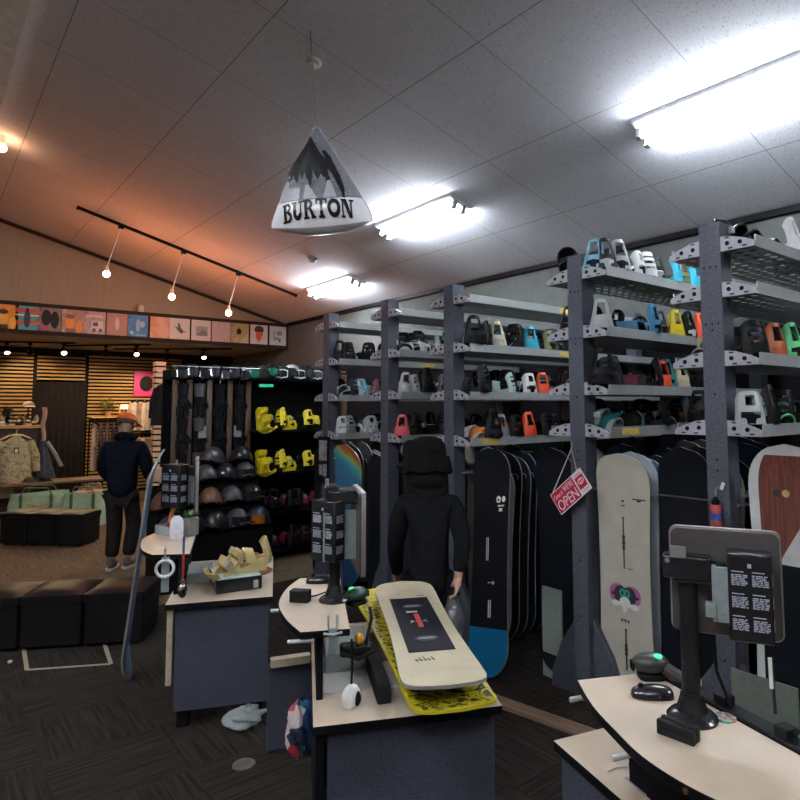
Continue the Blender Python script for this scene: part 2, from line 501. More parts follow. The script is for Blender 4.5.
# ================================================================== SPOTS UNDER THE LOUNGE CEILING
M_spotglow = mat('spot_lens', (1.0, 0.78, 0.55), 0.3, var=0, emit=8)
def spot_head(loc, label, aim, power, col=(1.0, 0.72, 0.38), size=1.5):
    t = thing('track_spotlight', label, 'spotlight', loc, group='small spotlights under the lounge ceiling')
    a = Vector(aim).normalized()
    MB().box(-.025, .025, -.05, .05, -.03, 0).build('track_adapter', M_black, t)
    MB().cyl((0, 0, -.03), (0, 0, -.08), .008).build('stem', M_black, t)
    c = Vector((0, 0, -.12))
    MB().cyl(c - a * .06, c + a * .05, .035, .05, 16).build('spot_can', M_black, t)
    MB().cyl(c + a * .046, c + a * .054, .036, .036, 16).build('lens', M_spotglow, t)
    point('spot_beam', c + a * .09, col, power, .04, spot=size, aim=a, parent=t)
for i, (p, q) in enumerate((((0.2, 12.9), (1.95, 12.1)), ((1.9, 12.7), (3.0, 11.6)), ((2.7, 12.9), (4.4, 11.6)))):
    t = tag(MB().tube([(p[0], p[1], 2.685), (q[0], q[1], 2.685)], .016, 4).build('spot_track', M_black), 'black lighting track under the lounge ceiling, %s' % ('above the shoe shelf' if i == 0 else ('right of the doorway' if i == 1 else 'nearest to the goggle wall')), 'lighting track')
spot_head((1.80, 12.18, 2.67), 'brightest left spotlight above the black doorway', (.1, -.9, -.9), SPOT)
spot_head((1.05, 12.52, 2.67), 'spotlight above the camouflage jacket and shoe shelf', (.2, -.6, -1), SPOT)
spot_head((1.35, 12.38, 2.67), 'unlit looking small spotlight between the two left ones', (.2, 1.0, -.8), SPOT * .7)
spot_head((2.42, 12.15, 2.67), 'black spotlight left of the bright right one', (.1, 1.0, -.9), SPOT * .6)
spot_head((2.82, 11.80, 2.67), 'bright spotlight in front of the slatted wall right of the doorway', (0, -.9, -.8), SPOT)
spot_head((3.45, 12.25, 2.67), 'spotlight above the folded tee shirts and backpacks', (-.2, .9, -1), SPOT)
spot_head((3.95, 11.78, 2.67), 'pinkish lit spotlight above the coat hanger rail', (0, -.8, -.9), SPOT * .8)
t = thing('wall_spotlight', 'bare warm bulb on the beam at the left edge of the photo', 'spotlight', (0.53, 7.8, 4.36), rot=(0, 0, 0))
MB().cyl((0, 0, 0.0), (0, 0, -.06), .03).build('lamp_holder', M_white_enamel, t)
MB().ball((0, 0, -.09), .045).build('bulb', M_bulb, t)

# ================================================================== CEILING DEVICES
def detector(x, y, label, r=.06, m=None, name='smoke_detector'):
    t = thing(name, label, 'smoke detector', (x, y, ceil_z(x) - .001), rot=(0, A_ce, 0))
    MB().lathe([(r, 0), (r, -.012), (r * .9, -.02), (r * .62, -.028)], 20).build('base', m or M_white_enamel, t)
    MB().lathe([(r * .55, -.028), (r * .55, -.05), (r * .3, -.062)], 16).build('sensor_head', m or M_white_enamel, t)
    return t
M_cream = mat('aged_cream_plastic', (0.55, 0.48, 0.42), 0.5)
detector(2.0, 3.86, 'round cream smoke detector on the ceiling above the inflatable triangle', .055, M_cream)
detector(3.81, 7.32, 'small grey heat detector on the ceiling beside the farthest fluorescent light', .07, M_socket, 'heat_detector')
t = thing('wall_sensor', 'round cream sensor standing above the blue record sleeve on the back wall', 'sensor', (2.66, 10.90, 3.141))
MB().rbox(-.045, .045, 0, .08, 0, .05, .02).build('base', M_cream, t)
MB().ball((0, .04, .07), (.055, .045, .05)).build('dome', M_cream, t)
# ================================================================== DISPLAY RACKS
M_post = mat('slate_steel', (0.085, 0.092, 0.118), 0.6, 0.2, var=0.35, scale=120)
M_plate = mat('pale_grey_steel', (0.42, 0.42, 0.47), 0.45, 0.2, var=.06)
M_lip = mat('grey_steel', (0.40, 0.42, 0.42), 0.4, 0.3, var=.08)
M_perf = perforated('perforated_steel', (0.26, 0.28, 0.27))
M_sheet = mat('shelf_sheet', (0.22, 0.23, 0.24), 0.45, 0.4)
M_wire = mat('bright_wire', (0.55, 0.56, 0.58), 0.3, 0.9)
M_ylab = mat('yellow_label', (0.75, 0.52, 0.10), 0.6)
RX0, RX1 = 2.84, 5.30
RACKS = [  # y, shelf tops, words
    (1.48, (2.37, 2.155, 1.835, 1.515), 'the one behind the largest monitor'),
    (2.29, (2.37, 2.035, 1.715, 1.485), 'the one with the red OPEN sign on its post'),
    (3.42, (2.37, 2.030, 1.700, 1.385), 'middle one, right beside the black hatted person'),
    (4.22, (2.37, 2.045, 1.715, 1.380), 'second one from the gear stand'),
    (5.18, (2.37, 2.035, 1.710, 1.370), 'the one with a photo panel on its post'),
]
def plate_poly(h):
    return [(-.21, .0), (-.21, h * .45), (-.17, h * .78), (-.10, h * 1.15), (-.05, h * 1.32), (.05, h * 1.32), (.10, h * 1.15), (.17, h * .78), (.21, h * .45), (.21, .0)]
YZ = Matrix(((0, 0, 1, 0), (1, 0, 0, 0), (0, 1, 0, 0), (0, 0, 0, 1)))       # local (x,y,z) -> world (z, x, y): a drawing in the YZ plane, depth along X
def make_rack(k):
    y, tops, words = RACKS[k]
    t = thing('display_rack', 'slate grey steel display rack, ' + words, 'display rack', (RX0, y, 0), group='steel display racks in a row')
    for xx in (0.05, 2.25):
        mb = MB().box(xx - .052, xx + .052, -.052, .052, 0, 2.46)
        if xx < 1:
            for zz in [.45 + .3 * i for i in range(7)] + [1.30, 1.98]:
                for yy in ((-.03, 0, .03) if zz in (1.35, 1.98, 2.25) else (0,)):
                    mb.cyl((-.0025, yy, zz), (-.0005, yy, zz), .006, n=8, mi=1)
        mb.build('post', [M_post, M_black], t, bevel=.006)
    for s in (-1, 1):
        f = MB().prism([(s * .052, .0), (s * .25, 0), (s * .24, .10), (s * .17, .27), (s * .052, .44)][::s], -.02, .02, T=Matrix.Translation((0.05, 0, 0)) @ YZ)
        f.build('foot', M_post, t, bevel=.004)
    MB().box(.05, 2.3, -.20, .20, .0, .05).build('plinth', M_matblack, t, bevel=.004)
    for i, z in enumerate(tops):
        h = .055
        sh = MB()
        sh.box(0.02, 2.32, -.205, .205, z - h + .004, z - h + .008, 1)
        for s in (-1, 1):
            sh.box(0.02, 2.32, s * .205 - .004, s * .205 + .004, z - h, z, 0)
        sh_o = sh.build('shelf', [M_lip, M_perf if (i == 0 or (k == 0 and i == 1)) else M_sheet], t)
        for s in (-1, 1):
            p = MB()
            if s > 0: poly = [(.053, 0.0), (.21, 0), (.21, h * .45), (.17, h * .8), (.10, h * 1.2), (.053, h * 1.3)]
            else: poly = [(-.053, h * 1.3), (-.10, h * 1.2), (-.17, h * .8), (-.21, h * .45), (-.21, 0), (-.053, 0)]
            p.prism(poly, 0, .012, T=Matrix.Translation((0, 0, z - h)) @ YZ)
            for yy, zz in ((.085, .034), (.145, .030)):
                p.cyl((-.002, s * yy, z - h + zz), (.004, s * yy, z - h + zz), .0105, n=12, mi=1)
            for yy, zz in ((.10, .009), (.165, .010), (.085, .060)):
                p.cbox((.001, s * yy, z - h + zz), (.006, .020, .006), 1)
            p.build('bracket_plate', [M_plate, M_black], sh_o)
        if (k, i) in ((1, 0), (1, 1), (1, 3), (2, 0), (2, 3), (2, 1), (4, 1)):
            for xx in ((.95,) if i == 0 else ((.12, 1.1) if i == 3 else (.95,))):
                MB().box(xx, xx + .16, -.2105, -.2095, z - .045, z - .01).build('price_label', M_ylab, sh_o)
    # rail with wire prongs that keeps the snowboards upright, one on each side
    for s in (-1, 1):
        d = MB()
        d.tube([(.06, s * .06, 1.14), (2.3, s * .06, 1.14)], .008)
        for j in range(15):
            x = .119 + (.078 * j if j < 7 else .468 + .17 * (j - 6) - .04)
            d.tube([(x, s * .06, 1.14), (x, s * .375, 1.14), (x, s * .392, 1.13), (x, s * .394, 1.105)], .0042, 6)
        d.build('divider_rail', M_wire, t)
    return t
for k in range(5): make_rack(k)

# ================================================================== SNOWBOARDS
def board_mesh(L=1.42, W=.30, nose=.19, kick=.05, t=.011, bands=None, nx=8, ns=34, blunt=2.0):
    # stands upright: length along +Z from 0, width along Y, top sheet faces -X; mats 0 topsheet, 1 base, 2 edge, 3.. bands
    vs, fs, mi = [], [], []
    st = []
    for i in range(ns + 1):
        a = i / ns
        st.append(L * (a - .11 * sin(2 * PI * a) / 1.0 * .9))
    rows = []
    for s in st:
        e = min(s, L - s)
        if e < nose:
            q = 1 - e / nose
            hw = W / 2 * max(0.0, 1 - q ** (blunt + .6)) ** .5
            kx = kick * q ** 1.8
        else:
            kx = 0
            hw = W / 2 * (1 - .075 * sin(PI * (e - nose) / max(.01, (L - 2 * nose)) if e <= L / 2 else 0))
        rows.append((s, max(hw, .004), kx))
    n = nx + 1
    for side in (0, 1):
        for s, hw, kx in rows:
            for j in range(n):
                u = -1 + 2 * j / nx
                vs.append((-kx + (0 if side == 0 else t), u * hw, s))
    K = len(rows) * n
    for i in range(len(rows) - 1):
        for j in range(nx):
            a, b, c, d = i * n + j, i * n + j + 1, (i + 1) * n + j + 1, (i + 1) * n + j
            zmid = (rows[i][0] + rows[i + 1][0]) / 2 / L
            um = abs(-1 + 2 * (j + .5) / nx)
            m0 = 0
            if bands:
                for z0, z1, u0_, u1_, mm in bands:
                    if z0 <= zmid < z1 and u0_ <= um <= u1_: m0 = mm
            fs.append((a, d, c, b)); mi.append(m0)
            fs.append((K + a, K + b, K + c, K + d)); mi.append(1)
        for j, sgn in ((0, 1), (nx, -1)):
            a, d = i * n + j, (i + 1) * n + j
            q = (a, K + a, K + d, d)
            fs.append(q if sgn > 0 else q[::-1]); mi.append(2)
    for r0_, sgn in ((0, 1), ((len(rows) - 1) * n, -1)):
        for j in range(nx):
            q = (r0_ + j, r0_ + j + 1, K + r0_ + j + 1, K + r0_ + j)
            fs.append(q if sgn > 0 else q[::-1]); mi.append(2)
    mb = MB(); mb.v = [Vector(v) for v in vs]; mb.f = [list(f) for f in fs]; mb.m = mi
    return mb
def lacquer(name, c, rough=.40):
    m = mat(name, c, rough, 0, var=.10, scale=9, coat=.04)
    m.node_tree.nodes['Principled BSDF'].inputs['Specular IOR Level'].default_value = .25
    return m
M_bk = lacquer('black_topsheet', (0.006, 0.0075, 0.011))
M_bk2 = lacquer('charcoal_topsheet', (0.020, 0.021, 0.025))
M_navy = lacquer('navy_topsheet', (0.008, 0.014, 0.034))
M_bone = lacquer('bone_white_topsheet', (0.50, 0.465, 0.385), .5)
M_pale = lacquer('pale_grey_blue_topsheet', (0.42, 0.47, 0.52), .5)
M_lblue = lacquer('steel_blue_topsheet', (0.10, 0.26, 0.36), .4)
M_dgrey = lacquer('grey_topsheet', (0.07, 0.068, 0.072), .5)
M_brown = lacquer('brown_grey_topsheet', (0.12, 0.085, 0.08), .5)
M_teal = lacquer('teal_topsheet', (0.03, 0.16, 0.15), .4)
M_blue = lacquer('bright_blue_topsheet', (0.01, 0.17, 0.36), .35)
M_edge = mat('board_edge', (0.40, 0.40, 0.38), .4, .4)
M_dkedge = mat('dark_board_edge', (0.03, 0.03, 0.035), .45)
M_base = mat('black_base', (0.02, 0.02, 0.022), .4)
M_woodtop = wood('red_brown_wood_veneer', (0.10, 0.028, 0.022), (0.20, 0.062, 0.042), 'Z', .4)
M_whited = lacquer('white_border', (0.55, 0.56, 0.54), .5)
M_bluemarble = mat('blue_marbled_topsheet', (0.05, 0.2, 0.42), .35)
def marble(m, cols, sc=6, dist=2.0):
    nt, p, L = nodes(m)
    x, y, z, v = xyz(nt)
    n = N(nt, 'ShaderNodeTexNoise'); n.inputs['Scale'].default_value = sc; n.inputs['Detail'].default_value = 5; n.inputs['Distortion'].default_value = dist
    L(v, n.inputs['Vector'])
    rp = N(nt, 'ShaderNodeValToRGB'); el = rp.color_ramp.elements
    while len(el) < len(cols): el.new(.5)
    for i, c in enumerate(cols):
        el[i].position = .28 + .44 * i / (len(cols) - 1); el[i].color = c + (1,)
    L(n.outputs['Fac'], rp.inputs['Fac']); L(rp.outputs['Color'], p.inputs['Base Color'])
    return m
marble(M_bluemarble, [(0.01, 0.03, 0.08), (0.03, 0.16, 0.34), (0.30, 0.40, 0.48), (0.05, 0.10, 0.3)])
M_rain = mat('sunset_landscape_topsheet', (0.1, 0.2, 0.4), .35)
def rain(m):
    nt, p, L = nodes(m)
    x, y, z, v = xyz(nt)
    n = N(nt, 'ShaderNodeTexNoise'); n.inputs['Scale'].default_value = 7; n.inputs['Detail'].default_value = 4; L(v, n.inputs['Vector'])
    q = math_n(nt, 'ADD', z, math_n(nt, 'MULTIPLY', n.outputs['Fac'], .16))
    q = math_n(nt, 'ADD', q, math_n(nt, 'MULTIPLY', y, -.5))
    rp = N(nt, 'ShaderNodeValToRGB'); el = rp.color_ramp.elements
    cols = [(0.0, (0.01, 0.02, 0.05)), (.55, (0.02, 0.10, 0.22)), (.80, (0.06, 0.20, 0.36)), (.855, (0.05, 0.42, 0.40)), (.89, (0.30, 0.45, 0.12)), (.93, (0.50, 0.16, 0.03)), (.97, (0.35, 0.08, 0.02))]
    while len(el) < len(cols): el.new(.5)
    for e, (ps, c) in zip(el, cols): e.position = ps; e.color = c + (1,)
    L(math_n(nt, 'DIVIDE', q, 1.36), rp.inputs['Fac']); L(rp.outputs['Color'], p.inputs['Base Color'])
rain(M_rain)

def flat(poly, m, parent, name='logo', z=0.0):
    # thin printed shape on a board front: poly in (y, z) board coordinates
    mb = MB().prism([(a, b) for a, b in poly], -.0016 + z, -.0004 + z, T=YZ)
    return mb.build(name, m, parent, smooth=0)
def upright_board(loc, label, mats, L=1.40, W=.30, lean=0.0, side=0.0, yaw=0.0, bands=None, nose=.19, kick=.04, blunt=2.0, group=None):
    o = board_mesh(L, W, nose, kick, bands=bands, blunt=blunt).build('snowboard', mats)
    o.location = loc
    o.rotation_euler = Matrix.Identity(3).to_euler()
    o.rotation_euler = (Matrix.Rotation(yaw, 3, 'Z') @ Matrix.Rotation(lean, 3, 'Y') @ Matrix.Rotation(side, 3, 'X')).to_euler()
    return tag(o, label, 'snowboard', group)
ORD = ['first', 'second', 'third', 'fourth', 'fifth', 'sixth', 'seventh', 'eighth', 'ninth', 'tenth', 'eleventh', 'twelfth', 'thirteenth', 'fourteenth', 'fifteenth', 'sixteenth', 'seventeenth']
SHORT = ['big monitor rack', 'OPEN sign rack', 'middle rack', 'second rack from goggles', 'photo panel rack']
# -- front boards that show their whole face
b = upright_board((2.90, 2.045, .051), 'bone white snowboard with small dark emblem, front of the rack with the OPEN sign', [M_bone, M_base, M_edge], 1.295, .335, blunt=2.4, nose=.17)
M_ink = mat('dark_ink', (0.03, 0.03, 0.035), .6)
M_pink = mat('pink_ink', (0.42, 0.12, 0.30), .6); M_gink = mat('green_ink', (0.03, 0.36, 0.25), .6); M_wink = mat('white_ink', (0.75, 0.73, 0.70), .6)
def arrow(zc, hl):
    pts = [(-.004, zc - hl), (.004, zc - hl), (.004, zc - hl * .3), (.0095, zc - hl * .25), (.007, zc - hl * .1), (.0105, zc), (.007, zc + hl * .1), (.0095, zc + hl * .25), (.004, zc + hl * .3), (.004, zc + hl * .92),
           (.007, zc + hl), (-.007, zc + hl), (-.004, zc + hl * .92), (-.004, zc + hl * .3), (-.0095, zc + hl * .25), (-.007, zc + hl * .1), (-.0105, zc), (-.007, zc - hl * .1), (-.0095, zc - hl * .25), (-.004, zc - hl * .3)]
    flat(pts, M_ink, b)
arrow(.825, .135); arrow(.275, .105)
# little emblem: a two lobed dark shape, pink at both sides, green swirl and a white round nose below
ez = .555
def lobe(cx, rx, ry, a=0): return [(cx + rx * cos(t_) , ez + ry * sin(t_) + a) for t_ in [2 * PI * i / 20 for i in range(20)]]
for q in (-1, 1):
    flat(lobe(q * .045, .052, .052), M_pink, b, 'emblem', -.0002 * (1 + (q > 0)))
    flat(lobe(q * .026, .042, .048, -.004), M_ink, b, 'emblem', -.0012 - .0002 * (q > 0))
    flat(ell(q * .075, ez - .004, .010, .009, 12), M_ink, b, 'emblem', -.0012)
    flat(ell(q * .058, ez - .052, .028, .015), M_wink, b, 'emblem', -.0024)
    flat(ell(q * .014, ez + .008, .018, .022), M_gink, b, 'emblem', -.0022 - .0002 * (q > 0))
    flat(ell(q * .014, ez + .008, .007, .010, 12), M_ink, b, 'emblem', -.0034)
flat(ell(0, ez - .040, .034, .030), M_wink, b, 'emblem', -.0026); flat(ell(0, ez - .066, .015, .028), M_wink, b, 'emblem', -.0036)
for i in range(3): flat([(.032 - i * .02, ez - .125), (.022 - i * .02, ez - .145), (.012 - i * .02, ez - .125), (.018 - i * .02, ez - .130)][::-1], M_ink, b, 'zigzag')
flat([(-.012, 1.015), (.012, 1.015), (.012, 1.021), (-.012, 1.021)], M_ink, b); flat(ell(0, 1.042, .008, .007, 12), M_ink, b)
flat([(-.14, 1.055), (-.06, 1.055), (-.06, 1.062), (-.14, 1.062)], M_ink, b); flat(ell(-.10, 1.052, .014, .007, 12), M_ink, b, z=-.0014)
flat([(-.055, .692), (-.02, .692), (-.02, .696), (-.055, .696)], M_ink, b)
b = upright_board((2.64, 2.84, .004), 'black snowboard with white round logos and bright blue tail, front of the middle rack', [M_bk, M_base, M_edge, M_blue], 1.36, .33, lean=.20, side=-.16, bands=[(0, .215, 0, 1, 3)], blunt=2.3)
flat(ell(-.07, 1.03, .02, .022), M_wink, b); flat(ell(-.115, 1.03, .016, .018), M_wink, b); flat(ell(-.07, 1.028, .011, .005), M_bk, b, z=-.0014)
flat([(-.12, .985), (-.065, .985), (-.065, .995), (-.12, .995)], M_wink, b); flat([(-.105, .955), (-.075, .955), (-.075, .975), (-.105, .975)], M_wink, b)
for q in (0, .013): flat([(.01 + q, .66), (.017 + q, .66), (.017 + q, .80), (.01 + q, .80)], M_wink, b)
flat(ell(-.035, .53, .011, .01), M_wink, b); flat([(-.015, .527), (.01, .527), (.01, .533), (-.015, .533)], M_wink, b)
for q in (0, .015): flat([(-.02 + q, .33), (-.012 + q, .33), (-.012 + q, .43), (-.02 + q, .43)], M_wink, b)

b = upright_board((2.90, 1.19, .051), 'red brown wood snowboard with white border, partly hidden by the largest monitor', [M_woodtop, M_base, M_edge, M_whited], 1.38, .36, bands=[(0, 1, .76, 1, 3), (0, .035, 0, 1, 3), (.965, 1, 0, 1, 3)], nose=.21, blunt=1.7)
M_lemon = mat('straw_disc', (0.42, 0.34, 0.12), .6)
flat([(-.137, 1.20), (-.137, .86), (.06, .86)], M_whited, b, 'white_panel')
flat([(-.137, .86), (-.137, .25), (.137, .25), (.137, .74), (.06, .86)], M_bk, b, 'black_panel')
for yy, zz, mm in ((.055, 1.215, M_ink), (.015, 1.215, M_ink), (.055, 1.165, M_ink), (.018, 1.165, M_lemon)): flat(ell(yy, zz, .016, .016, 14), mm, b)
flat(ell(-.09, 1.02, .018, .02), M_ink, b, z=-.0014); flat(ell(-.09, 1.0, .03, .008), M_ink, b, z=-.0014); flat(ell(-.09, 1.02, .011, .012), M_whited, b, z=-.0024)

b = upright_board((2.92, 4.94, .051), 'snowboard with orange sunset and blue landscape graphic, front of the photo panel rack', [M_rain, M_base, M_edge], 1.22, .50, nose=.24, blunt=1.9)
o = upright_board((2.92, 3.93, .051), 'very dark snowboard at the front of the second rack from the gear stand', [M_bk2, M_base, M_edge], 1.30, .31)

# -- rows of boards filed behind them
palette = {
    0: [M_bk, M_dgrey, M_bk, M_bk2, M_navy, M_bk, M_bk, M_dgrey, M_bk, M_bk2],
    1: [M_pale, M_bluemarble, M_bk, M_bk2, M_teal, M_bk, M_dgrey, M_brown, M_dgrey, M_bk, M_navy, M_bk2],
    2: [M_bluemarble, M_bone, M_bk, M_bk2, M_navy, M_bk, M_bk2, M_bone, M_bk, M_dgrey, M_bk],
    3: [M_bk2, M_pale, M_bk, M_bk2, M_dgrey, M_bk, M_navy, M_bk2],
    4: [M_bk, M_dgrey, M_bk2, M_bone, M_bk, M_navy, M_bk, M_bk2],
}
names = {'black_topsheet': 'black', 'charcoal_topsheet': 'charcoal', 'navy_topsheet': 'navy', 'bone_white_topsheet': 'bone white', 'pale_grey_blue_topsheet': 'pale grey blue',
         'steel_blue_topsheet': 'steel blue', 'grey_topsheet': 'dark grey', 'brown_grey_topsheet': 'brown grey', 'teal_topsheet': 'dark teal', 'blue_marbled_topsheet': 'blue marbled'}
rb = random.Random(3)
BOARDS = {}
for k, (y, tops, words) in enumerate(RACKS):
    for side in (-1, 1):
        row = palette[k] if side < 0 else [M_bk, M_bk2, M_bone, M_bk, M_navy, M_bk]
        for j, m in enumerate(row):
            L = rb.choice((1.22, 1.27, 1.30, 1.34)) - (.06 if tops[3] < 1.45 else 0)
            x = 2.92 + (.078 * (j + 1) if j < 6 else .468 + .17 * (j - 5))
            if side > 0: x = 2.94 + .16 * j
            key = (m.name, round(L, 2))
            if key not in BOARDS:
                BOARDS[key] = board_mesh(L, .30, .18, .035, nx=4, ns=24, blunt=2.1).build('snowboard', [m, M_base, M_edge])
                o = BOARDS[key]
            else:
                o = BOARDS[key].copy(); COL.objects.link(o)
            ln = .0
            yy = y + side * .245
            zz = .051
            if k == 2 and side < 0: ln, x, yy = .10, x - .12, yy - .06
            o.location = (x, yy, zz)
            o.rotation_euler = (rb.uniform(-.015, .015) - (.06 if k == 2 and side < 0 else 0), ln + rb.uniform(.0, .02), 0 if side < 0 else 0)
            tag(o, '%s snowboard, %s behind the front, %s side, %s' % (names[m.name], ORD[j], 'near' if side < 0 else 'far', SHORT[k]), 'snowboard', 'snowboards filed under the ' + SHORT[k])
# ================================================================== SNOWBOARD BINDINGS ON THE SHELVES
PL = {}
def plastic(nm, c, r=.42):
    return mat('plastic_' + nm, c, r, 0, var=.05)
BC = {'black': (0.006, 0.0065, 0.008), 'charcoal': (0.026, 0.027, 0.031), 'grey': (0.20, 0.21, 0.22), 'white': (0.62, 0.63, 0.64), 'silver': (0.38, 0.40, 0.41), 'cream': (0.60, 0.53, 0.36), 'red orange': (0.80, 0.085, 0.03),
      'orange': (0.72, 0.20, 0.025), 'rust orange': (0.42, 0.11, 0.03), 'pink red': (0.62, 0.10, 0.12), 'teal': (0.02, 0.22, 0.24), 'cyan': (0.02, 0.36, 0.50), 'blue': (0.03, 0.18, 0.33), 'yellow': (0.78, 0.62, 0.02),
      'mint': (0.35, 0.48, 0.44), 'green': (0.10, 0.50, 0.20), 'olive': (0.14, 0.16, 0.06), 'sky blue': (0.16, 0.42, 0.55), 'maroon': (0.18, 0.03, 0.05), 'tan': (0.52, 0.38, 0.18), 'magenta': (0.30, 0.015, 0.09)}
for k_, c_ in BC.items(): PL[k_] = plastic(k_.replace(' ', '_'), c_)
def binding_parts(style, hb, base, strap, root):
    b = MB()
    # base plate with rails, toe ramp and round disc hole
    b.rbox(-.052, .052, -.11, .115, 0, .016, .03)
    b.rbox(-.045, .045, .055, .12, .016, .028, .015)
    for s in (-1, 1):
        b.prism([(-.12, .0), (.085, 0), (.085, .022), (.0, .045), (-.06, .075), (-.12, .085)], s * .052 - .006, s * .052 + .006, T=YZ)
    b.build('base_plate', PL[base], root, smooth=30)
    hc = MB().grid(lambda u, v: (.056 * sin((u - .5) * PI), -.105 - .05 * cos((u - .5) * PI), .035 + .05 * v + .02 * (1 - abs(2 * u - 1))), 12, 2, th=-.008)
    hc.build('heel_cup', PL[base], root)
    def hbf(u, v):
        a = (u - .5) * 2
        wd = (.068 - .012 * v) if style != 1 else (.074 - .034 * v)
        ang = a * 1.15
        z = .05 + v * ((.165 if style != 1 else .19) - .045 * a ** 4)
        return (wd * sin(ang) / sin(1.15), -.10 - .055 * cos(ang) + .035 * v * v, z)
    def hole(u, v):
        a = abs(u - .5) * 2
        if style == 0: return (a < .34 and .58 < v < .86) or (a < .55 and .20 < v < .36)
        if style == 1: return (a < .42 and .45 < v < .90) or (a < .6 and .12 < v < .28)
        return (a < .62 and (.52 < v < .62 or .72 < v < .82)) or (a < .5 and .2 < v < .38)
    MB().grid(hbf, 14, 16, th=-.007, skip=hole).build('highback', PL[hb], root, smooth=40)
    def strapf(y0, zb, zp, w, sl):
        def f(u, v):
            a = u * PI
            return (-.060 * cos(a), y0 + (v - .5) * w + sl * sin(a), zb + (zp - zb) * sin(a) ** .8 + (v - .5) * .012)
        return f
    s1 = MB().grid(strapf(-.02, .055, .150, .066, .02), 14, 3, th=.011)
    st = s1.build('ankle_strap', PL[strap], root, smooth=50)
    MB().cbox((.054, .0, .115), (.018, .05, .036)).build('buckle', PL['silver'], st, bevel=.004)
    MB().grid(strapf(.075, .022, .095, .046, .015), 12, 2, th=.009).build('toe_strap', PL[strap], root, smooth=50)
PROTO = {}
def proto(style):
    if style not in PROTO:
        r = thing('snowboard_binding', 'binding', 'snowboard binding', (0, 0, -50))
        binding_parts(style, 'black', 'black', 'charcoal', r)
        PROTO[style] = r
    return PROTO[style]
USED = set()
def binding(loc, rz, hb, base, strap, label, group, style=0, rx=0.0, ry=0.0, scale=1.0):
    p = proto(style)
    rot = (rx, ry, rz)
    mats = {'highback': PL[hb], 'base_plate': PL[base], 'heel_cup': PL[base], 'ankle_strap': PL[strap], 'toe_strap': PL[strap]}
    return dup(p, loc, rot, label, group, mats, (scale,) * 3)
LEVEL = ['top', 'second', 'third', 'bottom']
rs = random.Random(11)
DARK = [('black', 'black', 'charcoal'), ('black', 'charcoal', 'black'), ('charcoal', 'black', 'black'), ('black', 'black', 'grey'), ('black', 'black', 'black')]
